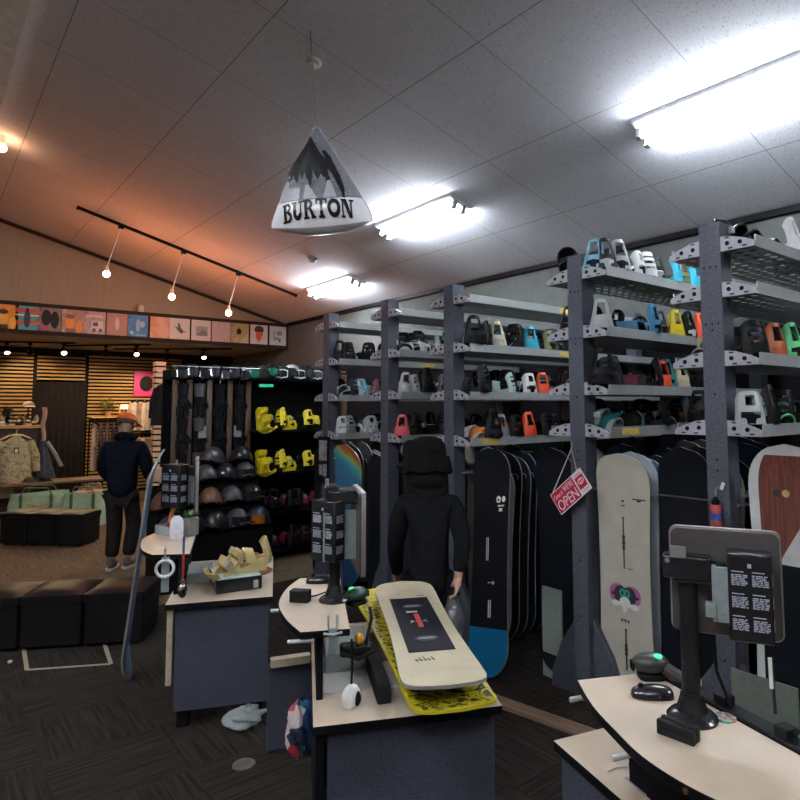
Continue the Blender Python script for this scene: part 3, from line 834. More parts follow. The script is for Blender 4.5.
# per rack, per shelf: (distance along the rack, 'highback base strap [pose]'); D is a dark one
ROWS = {
 (0, 0): [(2.98, 'charcoal black black toe'), (3.07, 'black black white lie'), (3.34, 'white white black'), (3.63, 'D')],
 (0, 2): [(2.98, 'D'), (2.98, 'rust_orange rust_orange black lie'), (3.17, 'rust_orange rust_orange rust_orange'), (3.32, 'green black green'), (3.52, 'D')],
 (0, 3): [(2.98, 'silver black grey side'), (2.98, 'D'), (3.07, 'mint mint silver'), (3.28, 'green black green toe'), (3.49, 'D')],
 (1, 0): [(2.98, 'sky_blue black sky_blue side'), (2.98, 'charcoal silver black side'), (3.09, 'silver black white'), (3.21, 'white black white side'), (3.35, 'white white white'), (3.48, 'charcoal grey black'), (3.59, 'cyan cyan white side'), (3.75, 'olive olive black'), (3.90, 'cyan cyan sky_blue'), (4.09, 'D')],
 (1, 1): [(2.98, 'silver silver black side'), (3.01, 'blue black blue lie'), (3.18, 'blue blue cyan lie'), (3.35, 'blue black black'), (3.46, 'charcoal black white'), (3.64, 'yellow yellow yellow'), (3.77, 'black white charcoal'), (3.90, 'red_orange red_orange black'), (4.09, 'D')],
 (1, 2): [(2.98, 'D'), (2.98, 'D'), (3.02, 'charcoal charcoal white'), (3.18, 'maroon maroon black lie'), (3.33, 'D'), (3.48, 'red_orange red_orange black'), (3.58, 'teal black teal side'), (3.67, 'cream cream black'), (3.81, 'D'), (3.99, 'D')],
 (1, 3): [(2.98, 'D'), (2.98, 'teal teal teal lie'), (3.10, 'teal black silver lie'), (3.26, 'olive olive black lie'), (3.40, 'D'), (3.55, 'black black grey toe'), (3.77, 'orange orange orange lie'), (3.96, 'pink_red black black'), (4.15, 'D')],
 (2, 1): [(2.98, 'D'), (2.98, 'D'), (3.10, 'black black white toe'), (3.22, 'cream silver silver side'), (3.35, 'blue black blue toe'), (3.46, 'D'), (3.57, 'cyan cyan cyan'), (3.73, 'olive black black'), (3.88, 'D'), (4.08, 'D')],
 (2, 2): [(2.98, 'D'), (2.98, 'D'), (3.10, 'black black white toe'), (3.24, 'mint mint mint side'), (3.39, 'D'), (3.50, 'white black white'), (3.69, 'red_orange red_orange red_orange'), (3.82, 'white white black toe'), (4.01, 'D')],
 (2, 3): [(2.98, 'orange orange white lie'), (2.99, 'black charcoal silver toe'), (3.10, 'D'), (3.23, 'grey grey charcoal'), (3.34, 'black black red_orange'), (3.48, 'red_orange red_orange red_orange'), (3.64, 'D'), (3.81, 'D'), (4.01, 'D')],
 (3, 1): [(2.98, 'white white black lie'), (2.98, 'D'), (3.08, 'black black white toe'), (3.19, 'D'), (3.27, 'mint black white'), (3.42, 'D')],
 (3, 2): [(2.98, 'silver silver white side'), (2.98, 'silver silver silver'), (3.10, 'D'), (3.22, 'D'), (3.36, 'grey grey black')],
 (3, 3): [(2.98, 'pink_red pink_red pink_red side'), (3.00, 'orange black orange lie'), (3.12, 'D'), (3.24, 'orange black cream lie'), (3.37, 'D')],
 (4, 1): [(2.98, 'D'), (2.98, 'black charcoal white side'), (3.05, 'black black white toe'), (3.15, 'black black cream lie'), (3.26, 'D'), (3.40, 'D')],
 (4, 2): [(2.98, 'D'), (2.98, 'black charcoal silver toe'), (3.06, 'white sky_blue white side'), (3.15, 'sky_blue white white'), (3.26, 'maroon maroon white side'), (3.40, 'D')],
 (4, 3): [(2.98, 'grey grey grey'), (2.98, 'white white grey'), (3.02, 'white white white lie'), (3.13, 'silver white black side'), (3.26, 'silver silver white'), (3.40, 'D')],
}
for (k, i), row in ROWS.items():
    y, tops, words = RACKS[k]
    full = []
    for q, (x, e) in enumerate(row):
        if full and i > 0 and x - full[-1][0] > .21: full.append(((x + full[-1][0]) / 2, 'D'))
        full.append((x, e))
    row = full
    for j, (x, e) in enumerate(row):
        dark = e == 'D'
        e = list(rs.choice(DARK)) + [rs.choice(('', 'side', 'toe', 'side'))] if dark else e.replace('_', ' ').split() if '_' not in e else [q.replace('_', ' ') for q in e.split()]
        hb, base, strap = e[:3]
        how = e[3] if len(e) > 3 else ''
        z = tops[i] - .046
        yy = y - .07
        rz, rx, ry = rs.uniform(-.35, .35) - .25, 0, 0
        if how == 'side': rz += rs.choice((-1, 1)) * .7
        if how == 'toe': rz += PI
        if how == 'lie': z += .062; ry = PI / 2; rz = rs.uniform(-.2, .2) + (1.2 if j % 2 else .3)
        binding((x, yy, z), rz, hb, base, strap, '%s binding, %s from the post, %s shelf, %s' % (hb if hb == strap or dark else hb + ' and ' + strap, ORD[j], LEVEL[i], SHORT[k]),
                'bindings on the shelves of the ' + SHORT[k], rs.choice((0, 1, 2)) if hb not in ('red orange', 'rust orange', 'cyan') else 1, rx, ry, rs.uniform(.84, .94) if not dark else rs.uniform(.92, 1.05))
    # the darker second row behind fills the depth of the shelf
    if i > 0:
        for j in range(int((row[-1][0] - RX0) / .24)):
            hb, base, strap = rs.choice(DARK)
            binding((RX0 + .22 + .24 * j, y + .13, tops[i] - .046), rs.choice((-1, 1)) * PI / 2 + rs.uniform(-.1, .1), hb, base, strap, '%s binding in back row, %s from the post, %s shelf, %s' % (hb, ORD[j], LEVEL[i], SHORT[k]),
                    'bindings in the back row of the ' + SHORT[k], rs.choice((0, 1, 2)), 0, 0, .95)
# a big dark binding tilted over the end of the top shelf beside the post of the OPEN sign rack
binding((RX0 + .09, RACKS[1][0] + .10, 2.395), 2.2, 'black', 'charcoal', 'black', 'black binding tipping over the left end of the top shelf, OPEN sign rack', 'bindings on the shelves of the ' + SHORT[1], 2, .35, .2)
for o in list(PROTO.values()):
    for c in kids(o):
        for g in kids(c): bpy.data.objects.remove(g)
        bpy.data.objects.remove(c)
    bpy.data.objects.remove(o)
# ================================================================== SALES COUNTERS
K = 1.126
M_lam = mat('maple_laminate', (0.55, 0.445, 0.335), .42, var=.05, scale=14)
M_lamedge = mat('maple_edge', (0.46, 0.38, 0.27), .5)
M_fabric = mat('blue_grey_fabric_panel', (0.056, 0.061, 0.088), .95, var=.5, scale=260, bump=.5)
M_chrome = mat('satin_chrome', (0.72, 0.70, 0.68), .4, .35, var=.03)
M_brass = mat('brass', (0.6, 0.42, 0.15), .35, 1.0)
ZD, ZS = 0.62, 0.868
STN = {0: ((1.107 * K, .289 * K), -16.3), 1: ((.864 * K, 1.627 * K), -27.1), 2: ((.875 * K, 3.028 * K), -24.5)}
def st(k, w, s, z):
    (ox, oy), a = STN[k]; a = math.radians(a)
    return (ox + (w * cos(a) - s * sin(a)) * K, oy + (w * sin(a) + s * cos(a)) * K, z)
def counter(k, label, outline, W=.54, L=.82, pale_leg=False, pegs=(), X0=0.0, bolts=()):
    (ox, oy), a = STN[k]
    t = thing('sales_counter', label, 'counter', (ox, oy, 0), math.radians(a), 'sales counters with raised rounded shelves')
    W *= K; L *= K
    MB().prism([(X0, 0), (W, 0), (W, L), (X0, L)], ZD - .028, ZD, 0, mside=1).build('desk_top', [M_lam, M_black], t, bevel=.002)
    MB().box(X0 + .045, W - .02, .03, .055, .085, ZD - .03).build('front_panel', M_fabric, t, bevel=.004)
    MB().box(X0 + .045, W - .02, L - .055, L - .03, .13, ZD - .03).build('rear_panel', M_fabric, t, bevel=.004)
    MB().box(X0 + .008, X0 + .036, .02, L - .03, .22 if pale_leg else .06, ZD - .03).build('side_panel', M_lamedge if pale_leg else (M_fabric if k == 0 else M_black), t, bevel=.002)
    for x in (.09, W - .07):
        for y in (.10, L - .10):
            MB().box(x - .03, x + .03, y - .05, y + .05, .0, .14).build('leg', M_matblack, t, bevel=.004)
    if outline:
        sh = MB().prism([(x * K, y * K) for x, y in outline][::-1] if False else [(x * K, y * K) for x, y in outline], ZS - .024, ZS, 0, mside=1).build('raised_shelf', [M_lam, M_black], t, bevel=.002)
        MB().box(.012, .034, .16 * K, .66 * K, ZD, ZS - .024).build('shelf_support', M_matblack, t)
        for s_, e_ in pegs:
            MB().cyl((e_ * K + .05, s_ * K, ZS - .034), (e_ * K - .032, s_ * K + .004, ZS - .034), .0068, n=12).build('peg', M_chrome, t)
        for s_, xx in bolts:
            xx *= K
            MB().cyl((xx + .02, s_ * K, ZS - .012), (xx - .003, s_ * K, ZS - .012), .006, n=10).build('edge_bolt', M_brass, sh)
    return t
def curve(pts, n=6):
    # smooth open polyline through points (Catmull-Rom)
    out = []
    P = [pts[0]] + list(pts) + [pts[-1]]
    for i in range(1, len(P) - 2):
        for j in range(n):
            t = j / n
            out.append(tuple(.5 * (2 * P[i][c] + (P[i + 1][c] - P[i - 1][c]) * t + (2 * P[i - 1][c] - 5 * P[i][c] + 4 * P[i + 1][c] - P[i + 2][c]) * t * t + (3 * P[i][c] - P[i - 1][c] - 3 * P[i + 1][c] + P[i + 2][c]) * t ** 3) for c in (0, 1)))
    out.append(tuple(pts[-1]))
    return out
o0 = [(.105, .05)] + [(.105, .69)] + curve([(-.083, .726), (-.127, .607), (-.150, .50), (-.165, .40), (-.156, .30), (-.126, .21), (-.07, .12), (.0, .05)])
o1 = [(.105, .10)] + [(.106, .682)] + curve([(-.044, .704), (-.089, .577), (-.110, .402), (-.084, .241), (-.038, .104)])
o2 = [(.10, -.02)] + [(.06, .668)] + curve([(-.10, .66), (-.165, .45), (-.16, .30), (-.12, .12), (-.06, .01)])
counter(0, 'nearest counter, its raised rounded shelf holding the largest monitor', o0, pegs=((.46, -.157), (.70, -.09)), L=.89, X0=-.055, bolts=((.30, -.156), (.21, -.126)))
counter(1, 'middle counter with two snowboards lying across its desk top', o1, pegs=((.115, -.045), (.42, -.108), (.69, -.05)))
c2 = counter(2, 'far counter with the tan binding on a black box and a pale side leg', o2, W=.46, pale_leg=True, pegs=((.50, -.16), (.62, -.12)))
# beige edged modesty panel between the middle and the far counter
t = thing('modesty_panel', 'dark low panel with a beige top ledge between the middle and far counters', 'panel', (1.32, 2.885, 0), math.radians(-19))
MB().box(-.02, .26, .0, .03, .02, .40).build('panel', M_fabric, t)
MB().rbox(-.01, .17, -.035, .01, .40, .435, .008).build('ledge', M_lamedge, t)

# ---- monitors
M_alu = mat('silver_aluminium', (0.62, 0.60, 0.60), .3, .9, var=.03)
M_back = mat('dark_grey_monitor_back', (0.10, 0.085, 0.085), .38, .35, var=.1)
M_scr = mat('black_screen', (0.008, 0.008, 0.01), .15)
M_gloss = mat('gloss_black', (0.015, 0.015, 0.017), .22)
M_txt = mat('pale_print', (0.42, 0.42, 0.50), .7)
M_galv = mat('galvanised_bracket', (0.36, 0.42, 0.42), .4, .5)
M_iron = mat('black_iron_tube', (0.016, 0.016, 0.017), .45)
def print_block(mb, T, w, h, rows, rr):
    # rows of tiny bars that read as paragraphs of print
    for i in range(rows):
        z = h / 2 - (i + .5) * h / rows
        x = -w / 2
        while x < w / 2 - .004:
            l = rr.uniform(.004, .016)
            l = min(l, w / 2 - x)
            mb.box(x, x + l, -.0012, -.0004, z - h / rows * .28, z + h / rows * .28, 0, T)
            x += l + .0022
def monitor(label, base, ang, x0, x1, y, z0, z1, pole_top, card, head=True, tilt=0.0):
    t = thing('monitor', label, 'monitor', base, ang, 'monitors on pole stands')
    bs = MB()
    bs.lathe([(.058, 0), (.058, .006), (.05, .014), (.036, .02), (.026, .05), (.026, .055)], 28)
    bs.build('stand_base', M_gloss, t)
    pl = MB().cyl((0, 0, .02), (0, 0, pole_top), .021, n=20)
    pl.cyl((0, 0, .05), (0, 0, .06), .0245, n=20)
    pl.build('pole', M_iron, t)
    T = rotm(tilt, 0, 0, (0, y, 0))
    r = .018
    pts = []
    for cx, cz, a0 in ((x1 - r, z1 - r, 0), (x0 + r, z1 - r, PI / 2), (x0 + r, z0 + r, PI), (x1 - r, z0 + r, 1.5 * PI)):
        pts += [(cx + r * cos(a0 + i * PI / 10), cz + r * sin(a0 + i * PI / 10)) for i in range(6)]
    XZ = Matrix(((1, 0, 0, 0), (0, 0, 1, 0), (0, 1, 0, 0), (0, 0, 0, 1)))
    MB().prism(pts[::-1], -.004, .012, T=T @ XZ).build('silver_rim', M_alu, t)
    cx_, cz_ = (x0 + x1) / 2, (z0 + z1) / 2
    inn = [(cx_ + (a - cx_) * .965, cz_ + (b - cz_) * .965) for a, b in pts]
    MB().prism(inn[::-1], -.012, -.003, T=T @ XZ).build('back_shell', M_back, t)
    MB().prism(inn[::-1], .012, .0135, T=T @ XZ).build('screen', M_scr, t)
    h = MB()
    h.rbox(-.055, .055, -.035, .01, pole_top - .02, pole_top + .035, .012)
    h.box(-.03, .085, -.03, y - .01, pole_top - .03, pole_top + .02)
    h.build('swivel_head', M_gloss, t, bevel=.006)
    nb = MB()
    nb.cyl((-.042, -.037, pole_top + .022), (-.042, -.03, pole_top + .022), .006)
    nb.box(-.035, .0, -.036, -.024, pole_top + .03, pole_top + .055)
    nb.build('clamp', M_alu, t)
    br = MB()
    br.box(.055, .064, -.05, y - .01, z0 + .05, z1 - .075)
    br.box(.064, .092, -.05, -.044, z0 + .05, z1 - .075)
    br.box(.04, .062, -.055, -.03, z0 + .06, z0 + .09)
    for i in range(4): br.cyl((.078, -.0515, z0 + .07 + i * .03), (.078, -.0495, z0 + .07 + i * .03), .004, n=8)
    br.build('bracket', M_galv, t, bevel=.001)
    cx0, cx1, cy0, cy1, cz0, cz1, crz = card
    ck = thing('spec_card_holder', None, None, ((cx0 + cx1) / 2, (cy0 + cy1) / 2, (cz0 + cz1) / 2), crz)
    ck.parent = t
    w_, d_2, h_ = cx1 - cx0, cy1 - cy0, cz1 - cz0
    MB().box(-w_ / 2, w_ / 2, -d_2 / 2, d_2 / 2, -h_ / 2, h_ / 2).build('holder_box', M_gloss, ck, bevel=.004)
    rr = random.Random(int(x1 * 1000))
    ps = MB(); sides_ = {-1: MB(), 1: MB()}
    for a in range(3):
        zc = h_ * (.20 - .25 * a)
        for b_ in (-1, 1):
            F = Matrix.Translation((b_ * w_ * .23, -d_2 / 2, zc))
            print_block(ps, F, w_ * .36, h_ * .13, 7, rr)
            ps.box(-w_ * .18, w_ * .10, -.0014, -.0004, h_ * .088, h_ * .098, 0, F)
        for sx in (-1, 1):
            F2 = Matrix.Translation((sx * w_ / 2, 0, zc)) @ Matrix.Rotation(sx * PI / 2, 4, 'Z')
            print_block(sides_[sx], F2, d_2 * .6, h_ * .13, 6, rr)
    ps.box(-.004, .004, -.0014, -.0004, h_ * .34, h_ * .385, 0, Matrix.Translation((0, -d_2 / 2, 0)))
    ps.build('printed_spec', M_txt, ck, smooth=0)
    for q in sides_.values(): q.build('printed_spec', M_txt, ck, smooth=0)
    return t
mon0 = monitor('largest silver edged monitor, its back turned, on the nearest counter', st(0, .028, .473, ZS), math.atan2(-.90, .437), -.042, .203, .022, .192, .440, .345, (.088, .180, -.052, .002, .205, .400, 0))
monitor('monitor seen almost edge on, behind the snowboards on the middle counter', st(1, .0716, .39, ZS), math.atan2(-.909, -.416), -.127, .165, .085, .115, .42, .40, (.0, .115, -.06, .0, .165, .385, -.75 + 1.5))
monitor('farthest monitor seen almost edge on, on the far counter', (1.24, 4.03, ZS), math.atan2(-.909, -.30), -.12, .19, .085, .115, .43, .36, (.02, .16, -.07, .0, .15, .40, .8))

# ---- things on the nearest counter
M_mouse = mat('black_mouse_plastic', (0.012, 0.012, 0.015), .25, coat=.3)
def mouse(loc, rz, label, m=None, sc=1.0):
    t = thing('computer_mouse', label, 'computer mouse', loc, rz)
    t.scale = (sc,) * 3
    body = MB().grid(lambda u, v: (.030 * (1 - .18 * abs(2 * u - 1)) * cos(2 * PI * u) if False else .032 * cos(2 * PI * u) * sin(PI * (.02 + .96 * v)) ** .55, .058 * -cos(PI * v), .001 + (.036 - .010 * v) * sin(PI * (.02 + .96 * v)) ** .6 * max(0.0, sin(2 * PI * u)) ** .75), 24, 14, cu=True)
    body.build('body', m or M_mouse, t, smooth=60)
    MB().cyl((-.004, .030, .026), (.004, .030, .026), .009, n=12).build('scroll_wheel', M_black, t)
    return t
mouse(st(0, .020, .585, ZS), .75, 'glossy black computer mouse on the nearest counter, left of the pole', None, .9)
mouse(st(1, .030, .625, ZS), .9, 'dark computer mouse on the middle counter shelf behind its pole')
def card_reader(loc, rz, label, L=.085, H=.034):
    t = thing('card_reader', label, 'card reader', loc, rz)
    b_ = MB().box(-L / 2, L / 2, -.018, -.003, 0, H).box(-L / 2, L / 2, .003, .018, 0, H).box(-L / 2, L / 2, -.004, .004, 0, H * .5)
    b_.build('swipe_body', M_iron, t, bevel=.003)
    MB().box(-L / 2 + .01, L / 2 - .01, -.0192, -.018, H * .5, H * .62).build('grip_line', M_black, t)
    return t
card_reader(st(0, -.055, .425, ZS), math.radians(-84), 'black card swipe reader on the nearest counter, in front of the pole', .086, .032)
card_reader(st(1, -.040, .40, ZS), math.radians(-50), 'black card reader on the middle counter shelf, left of the pole', .075, .045)
tag(MB().tube([st(1, -.02, .415, ZS + .01), st(1, .01, .42, ZS + .012), st(1, .055, .44, ZS + .02)], .003, 6).build('reader_cable', M_black), 'thin black cable from the card reader to the pole, middle counter', 'cable')
M_greenled = mat('green_led_dome', (0.05, 0.55, 0.25), .3, emit=.35)
M_scan = mat('scanner_plastic', (0.035, 0.035, 0.035), .4)
def scanner(loc, rz, label, m=None, tail=True):
    t = thing('barcode_scanner', label, 'barcode scanner', loc, rz)
    t.scale = (.84,) * 3
    MB().rbox(-.035, .035, -.04, .045, .0, .018, .02).build('cradle', M_black, t, bevel=.003)
    MB().ball((0, 0, .045), (.042, .060, .032)).build('head', m or M_scan, t)
    MB().ball((.014, .02, .070), (.014, .016, .009)).build('status_light', M_greenled, t)
    MB().rbox(-.018, .018, -.062, -.054, .026, .05, .003).build('scan_window', M_scr, t)
    if tail:
        h = MB().tube([(.02, .04, .035), (.05, .09, .01), (.075, .13, -.02)], [.022, .02, .016], 10)
        h.build('handle', M_scan, t)
        MB().rbox(.066, .092, .11, .135, -.03, -.005, .005).build('handle_tag', mat('grey_tag', (.5, .5, .52), .5), t)
    return t
scanner(st(0, .085, .665, ZS), math.radians(-130), 'dark barcode scanner with a green light at the back edge, nearest counter')
tag(MB().lathe([(.026, 0), (.026, .003), (.024, .004)], 24).build('round_badge', [mat('badge_multicolour', (0.3, 0.3, 0.3), .4)], loc=st(0, .088, .445, ZS)), 'small multicoloured round badge on the nearest counter, right of the pole', 'badge')
def voro(m, cols, sc=60):
    nt, p, L = nodes(m)
    x, y, z, v = xyz(nt)
    vo = N(nt, 'ShaderNodeTexVoronoi'); vo.inputs['Scale'].default_value = sc; L(v, vo.inputs['Vector'])
    rp = N(nt, 'ShaderNodeValToRGB'); rp.color_ramp.interpolation = 'CONSTANT'; el = rp.color_ramp.elements
    while len(el) < len(cols): el.new(.5)
    for i, c in enumerate(cols): el[i].position = i / len(cols); el[i].color = c + (1,)
    sp = N(nt, 'ShaderNodeSeparateColor'); L(vo.outputs['Color'], sp.inputs[0]); L(sp.outputs[0], rp.inputs['Fac']); L(rp.outputs['Color'], p.inputs['Base Color'])
    return m
voro(MATS['badge_multicolour'], [(.05, .05, .06), (.4, .1, .08), (.05, .2, .35), (.5, .45, .3), (.08, .3, .12)], 130)
# black cable channel along the staff side of the raised shelf, with plugs
t = thing('cable_channel', 'long black cable channel with plugs along the right edge of the nearest shelf', 'cable channel', st(0, .105, .05, 0), math.radians(-16.3))
MB().box(.004, .05, .0, .62 * K, ZS - .045, ZS + .008).build('channel', M_gloss, t, bevel=.004)
for s_ in (.12, .22, .30, .47):
    MB().box(.008, .045, s_, s_ + .035, ZS + .008, ZS + .03).build('plug', M_black, t, bevel=.003)
MB().tube([(.03, .30, ZS + .02), (.06, .26, ZS + .05), (.10, .20, ZS + .04), (.16, .12, ZS + .0), (.18, .10, ZS - .1)], .004).build('cable', M_black, t)
MB().tube([(.02, .46, ZS + .01), (.018, .50, ZS + .08), (.012, .50, ZS + .18), (.0, .50, ZS + .26)], .004).build('cable', M_black, t)
tag(MB().tube([st(0, .115, .345, 1.04), st(0, .116, .345, .97), st(0, .118, .345, .92)], .0035).build('monitor_cable', M_iron), 'thin cable hanging under the lower corner of the largest monitor', 'cable')
tag(MB().tube([st(0, .109, .345, 1.04), st(0, .110, .345, 1.01), st(0, .111, .345, .975)], .0045).build('monitor_cable', mat('white_cable', (.7, .7, .68), .5)), 'short white cable under the lower corner of the largest monitor', 'cable')
tag(MB().cyl((0, 0, 0), (0, .004, 0), .026, n=24).build('round_sticker', mat('white_sticker', (.72, .68, .68), .6), loc=st(0, .165, .60, ZS - .01)), 'white round sticker behind the nearest counter shelf', 'sticker')
# under the raised shelf: wire hook and grey sheet
t = thing('wire_clip', 'metal spring clip on the lower desk top under the curved edge, nearest counter', 'clip', st(0, .045, .70, ZD), .4)
MB().tube([(0, 0, .01), (.03, -.03, .05), (.05, -.05, .07)], .006).build('arm', M_iron, t)
MB().cyl((.05, -.05, .06), (.06, -.075, .045), .012, n=12).build('tip', M_alu, t)
MB().tube([(-.04, .05, .004), (-.01, .035, .004), (.01, .0, .004), (0, -.03, .004), (-.04, -.04, .004)], .002).build('loop', M_alu, t)
tag(MB().box(-.10, .10, -.20, .20, 0, .003).build('grey_sheet', mat('blue_grey_sheet', (.33, .35, .42), .6), loc=st(0, .10, .50, ZD + .001), rot=(0, 0, math.radians(-16))), 'grey sheet on the lower desk top, nearest counter', 'sheet')

# ---- things on the middle counter
M_clear = mat('clear_plastic', (0.80, 0.85, 0.86), .18, alpha=.32, var=.02)
M_clear2 = mat('frosted_plastic', (0.62, 0.68, 0.68), .35, alpha=.5, var=.05)
M_bits = voro(mat('small_metal_bits', (.4, .4, .42), .3, .6), [(.02, .02, .03), (.35, .36, .38), (.12, .13, .15), (.6, .6, .62), (.06, .07, .08)], 90)
def organiser(loc, rz, label, nx=3, ny=3, W=.165, L=.30, H=.055):
    t = thing('parts_organiser', label, 'parts organiser', loc, rz)
    b_ = MB().box(0, W, 0, L, 0, .004)
    for x in [i * W / nx for i in range(nx + 1)]: b_.box(x - .0015, x + .0015, 0, L, 0, H)
    for y in [i * L / ny for i in range(ny + 1)]: b_.box(0, W, y - .0015, y + .0015, 0, H)
    b_.build('tray', M_clear2, t)
    rr = random.Random(5)
    for i in range(nx):
        for j in range(ny):
            q = MB()
            for n_ in range(9):
                x = (i + rr.uniform(.2, .8)) * W / nx; y = (j + rr.uniform(.2, .8)) * L / ny
                q.cyl((x, y, .005), (x + rr.uniform(-.008, .008), y + rr.uniform(-.008, .008), .012 + rr.uniform(0, .012)), rr.uniform(.004, .008), n=8)
            tag(q.build('screws', M_bits, t), kind='stuff')
    lid = MB().grid(lambda u, v: (W * u, L * v, H + .005), 1, 1, th=.003)
    lid.build('lid', M_clear, t)
    return t
organiser(st(1, .045, .36, ZD + .001), math.radians(-27.1), 'clear compartment box of screws under the raised shelf, middle counter')
tag(MB().rbox(0, .27, 0, .17, 0, .003, .02).build('clear_mat', M_clear, loc=st(1, .035, .19, ZD + .001), rot=(0, 0, math.radians(-27.1))), 'clear plastic mat on the middle counter desk top', 'mat')
t = thing('key_reel', 'white oval key reel hanging on a black cord from the middle counter shelf', 'key reel', (1.13, 1.868, ZS - .03))
MB().tube([(0, 0, 0), (.003, 0, -.08), (0, 0, -.15)], .004).build('cord', M_black, t)
rb_ = MB().ball((0, 0, -.185), (.034, .024, .042)).build('case', mat('white_plastic', (.75, .75, .72), .35), t)
MB().ball((.012, -.016, -.188), (.014, .012, .024)).build('window', M_black, t)
t = thing('hook_clamp', 'small steel clamp with two prongs on the front edge of the middle shelf', 'clamp', st(1, .055, .105, ZS), math.radians(-27))
MB().box(-.012, .012, -.016, -.004, -.075, .008).build('plate', M_galv, t, bevel=.002)
for s_ in (-1, 1): MB().tube([(s_ * .012, -.01, .0), (s_ * .014, -.012, .02), (s_ * .014, .0, .045)], .004).build('prong', M_galv, t)
MB().tube([(-.03, -.012, -.008), (0, -.02, -.012), (.03, -.012, -.008)], .005).build('spring', M_galv, t)
scanner(st(1, .15, .42, ZS - .03), math.radians(100), 'dark green scanner behind the right edge of the middle shelf', mat('dark_green_plastic', (.012, .05, .035), .35), False)
t = thing('tape_dispenser', 'black holder with a yellow knob below the edge of the middle shelf', 'holder', st(1, .135, .21, ZS - .11), math.radians(-27))
MB().rbox(-.06, .05, -.03, .03, -.02, .015, .02).build('holder', M_gloss, t, bevel=.004)
MB().tube([(-.06, -.03, .0), (0, -.045, -.02), (.06, -.03, .0)], .008).build('rim', M_iron, t)
MB().ball((.005, -.01, .035), (.016, .016, .02)).build('knob', mat('amber_knob', (.7, .36, .02), .3), t)
MB().tube([(.03, 0, .01), (.05, .0, .10), (.045, .02, .13)], .006).build('stem', M_iron, t)
# pads under the two boards
def wp(x, y, z): return (x * K, y * K, 1.6 + (z - 1.6) * K)
tag(MB().box(0, .045, 0, .42, 0, .062).build('foam_block', mat('black_foam', (.02, .02, .022), .9), loc=st(1, .185, .085, ZD + .001), rot=(0, 0, math.radians(-25)), bevel=.004), 'long black foam block left of the cream snowboard, middle counter', 'foam block')
tag(MB().box(0, .07, 0, .30, 0, .010).build('brown_pad', mat('brown_pad', (.16, .115, .10), .7), loc=st(1, .215, .40, ZD + .001), rot=(0, 0, math.radians(-25)), bevel=.002), 'flat brown board behind the black foam block, middle counter', 'pad')
tag(MB().box(0, .22, 0, .5, 0, .055).build('foam_block', mat('black_foam', (.02, .02, .022), .9), loc=st(1, .285, .16, ZD + .001), rot=(0, 0, math.radians(-28)), bevel=.004), 'wide black foam block hidden under the two lying snowboards', 'foam block')

M_yel = marble(mat('yellow_black_camo_topsheet', (.6, .5, .02), .4), [(.012, .012, .012), (.02, .018, .012), (.03, .026, .012), (.58, .50, .01), (.68, .60, .03), (.02, .02, .02), (.015, .015, .015)], 10, 4)
M_yeledge = mat('yellow_edge', (.62, .50, .02), .4)
M_cream_t = lacquer('cream_topsheet', (0.50, 0.435, 0.30), .5)
# the two boards lie with their length along the counter; board length +Z is turned to point away from the camera
def lay(o, tail, tip, roll=0.0):
    a, b_ = Vector(tail), Vector(tip)
    zax = (b_ - a).normalized()
    up = Vector((0, 0, 1)); up = (up - zax * up.dot(zax)).normalized()
    xax = -up                                           # top sheet (-X) looks up
    yax = zax.cross(xax)
    M = Matrix((xax, yax, zax)).transposed()
    M = M @ Matrix.Rotation(roll, 3, 'Z')
    o.matrix_world = Matrix.Translation(a) @ M.to_4x4()
ya, yb = (1.275, 1.475, .69), (1.79, 2.69, .69)
Ly = (Vector(yb) - Vector(ya)).length
o = board_mesh(Ly, .275, .15, .022, blunt=3.6, bands=[(0, 1, .93, 1, 3), (0, .012, 0, 1, 3), (.9, 1, 0, .6, 3)], nx=28).build('snowboard', [M_yel, M_base, M_yeledge, M_yeledge])
lay(o, ya, yb)
tag(o, 'yellow and black patterned snowboard lying under the cream one, middle counter', 'snowboard')
ca, cb_ = (1.262, 1.520, .752), (1.815, 2.545, .752)
Ld2 = (Vector(cb_) - Vector(ca)).length
o = board_mesh(Ld2, .272, .15, .014, blunt=4.2).build('snowboard', [M_cream_t, M_base, M_edge])
lay(o, ca, cb_)
tag(o, 'cream snowboard with a dark rectangular panel lying on top of the pair', 'snowboard')
cb = o
def cflat(poly, m, nm, z=0.0): return flat(poly, m, cb, nm, z)
pz0, pz1 = Ld2 * .265, Ld2 * .80
cflat([(-.083, pz0), (.083, pz0), (.083, pz1), (-.083, pz1)], mat('dark_panel_print', (.010, .010, .018), .6), 'dark_panel')
M_redp = mat('red_print', (.62, .06, .05), .5)
zc = (pz0 + pz1) / 2
cflat([(-.010, zc - .07), (.010, zc - .07), (.010, zc + .09), (-.010, zc + .09)], M_redp, 'red_mark', -.0014)
for q in (-1, 1): cflat([(q * .012, zc), (q * .035, zc - .02), (q * .03, zc + .015)][::q], mat('grey_print', (.25, .25, .3), .5), 'grey_mark', -.0015)
for dz_ in (-.19, .19): cflat(ell(.0, zc + dz_, .045, .028), M_ink, 'oval_mark', -.0014); cflat(ell(.0, zc + dz_, .035, .010), mat('grey_print', (.25, .25, .3), .5), 'oval_detail', -.0024)
cflat([(-.01, zc + .11), (.035, zc + .11), (.035, zc + .125), (-.01, zc + .125)], M_wink, 'white_mark', -.0014)
for q in range(5): cflat([(.06 - .014 * q, Ld2 * .20), (.066 - .014 * q, Ld2 * .20), (.071 - .014 * q, Ld2 * (.215 + .012 * (q % 3))), (.063 - .014 * q, Ld2 * .21)], M_ink, 'signature')
for q in range(3): cflat([(-.05 - .012 * q, Ld2 * .825), (-.042 - .012 * q, Ld2 * .825), (-.042 - .012 * q, Ld2 * .83), (-.05 - .012 * q, Ld2 * .83)], M_ink, 'signature')

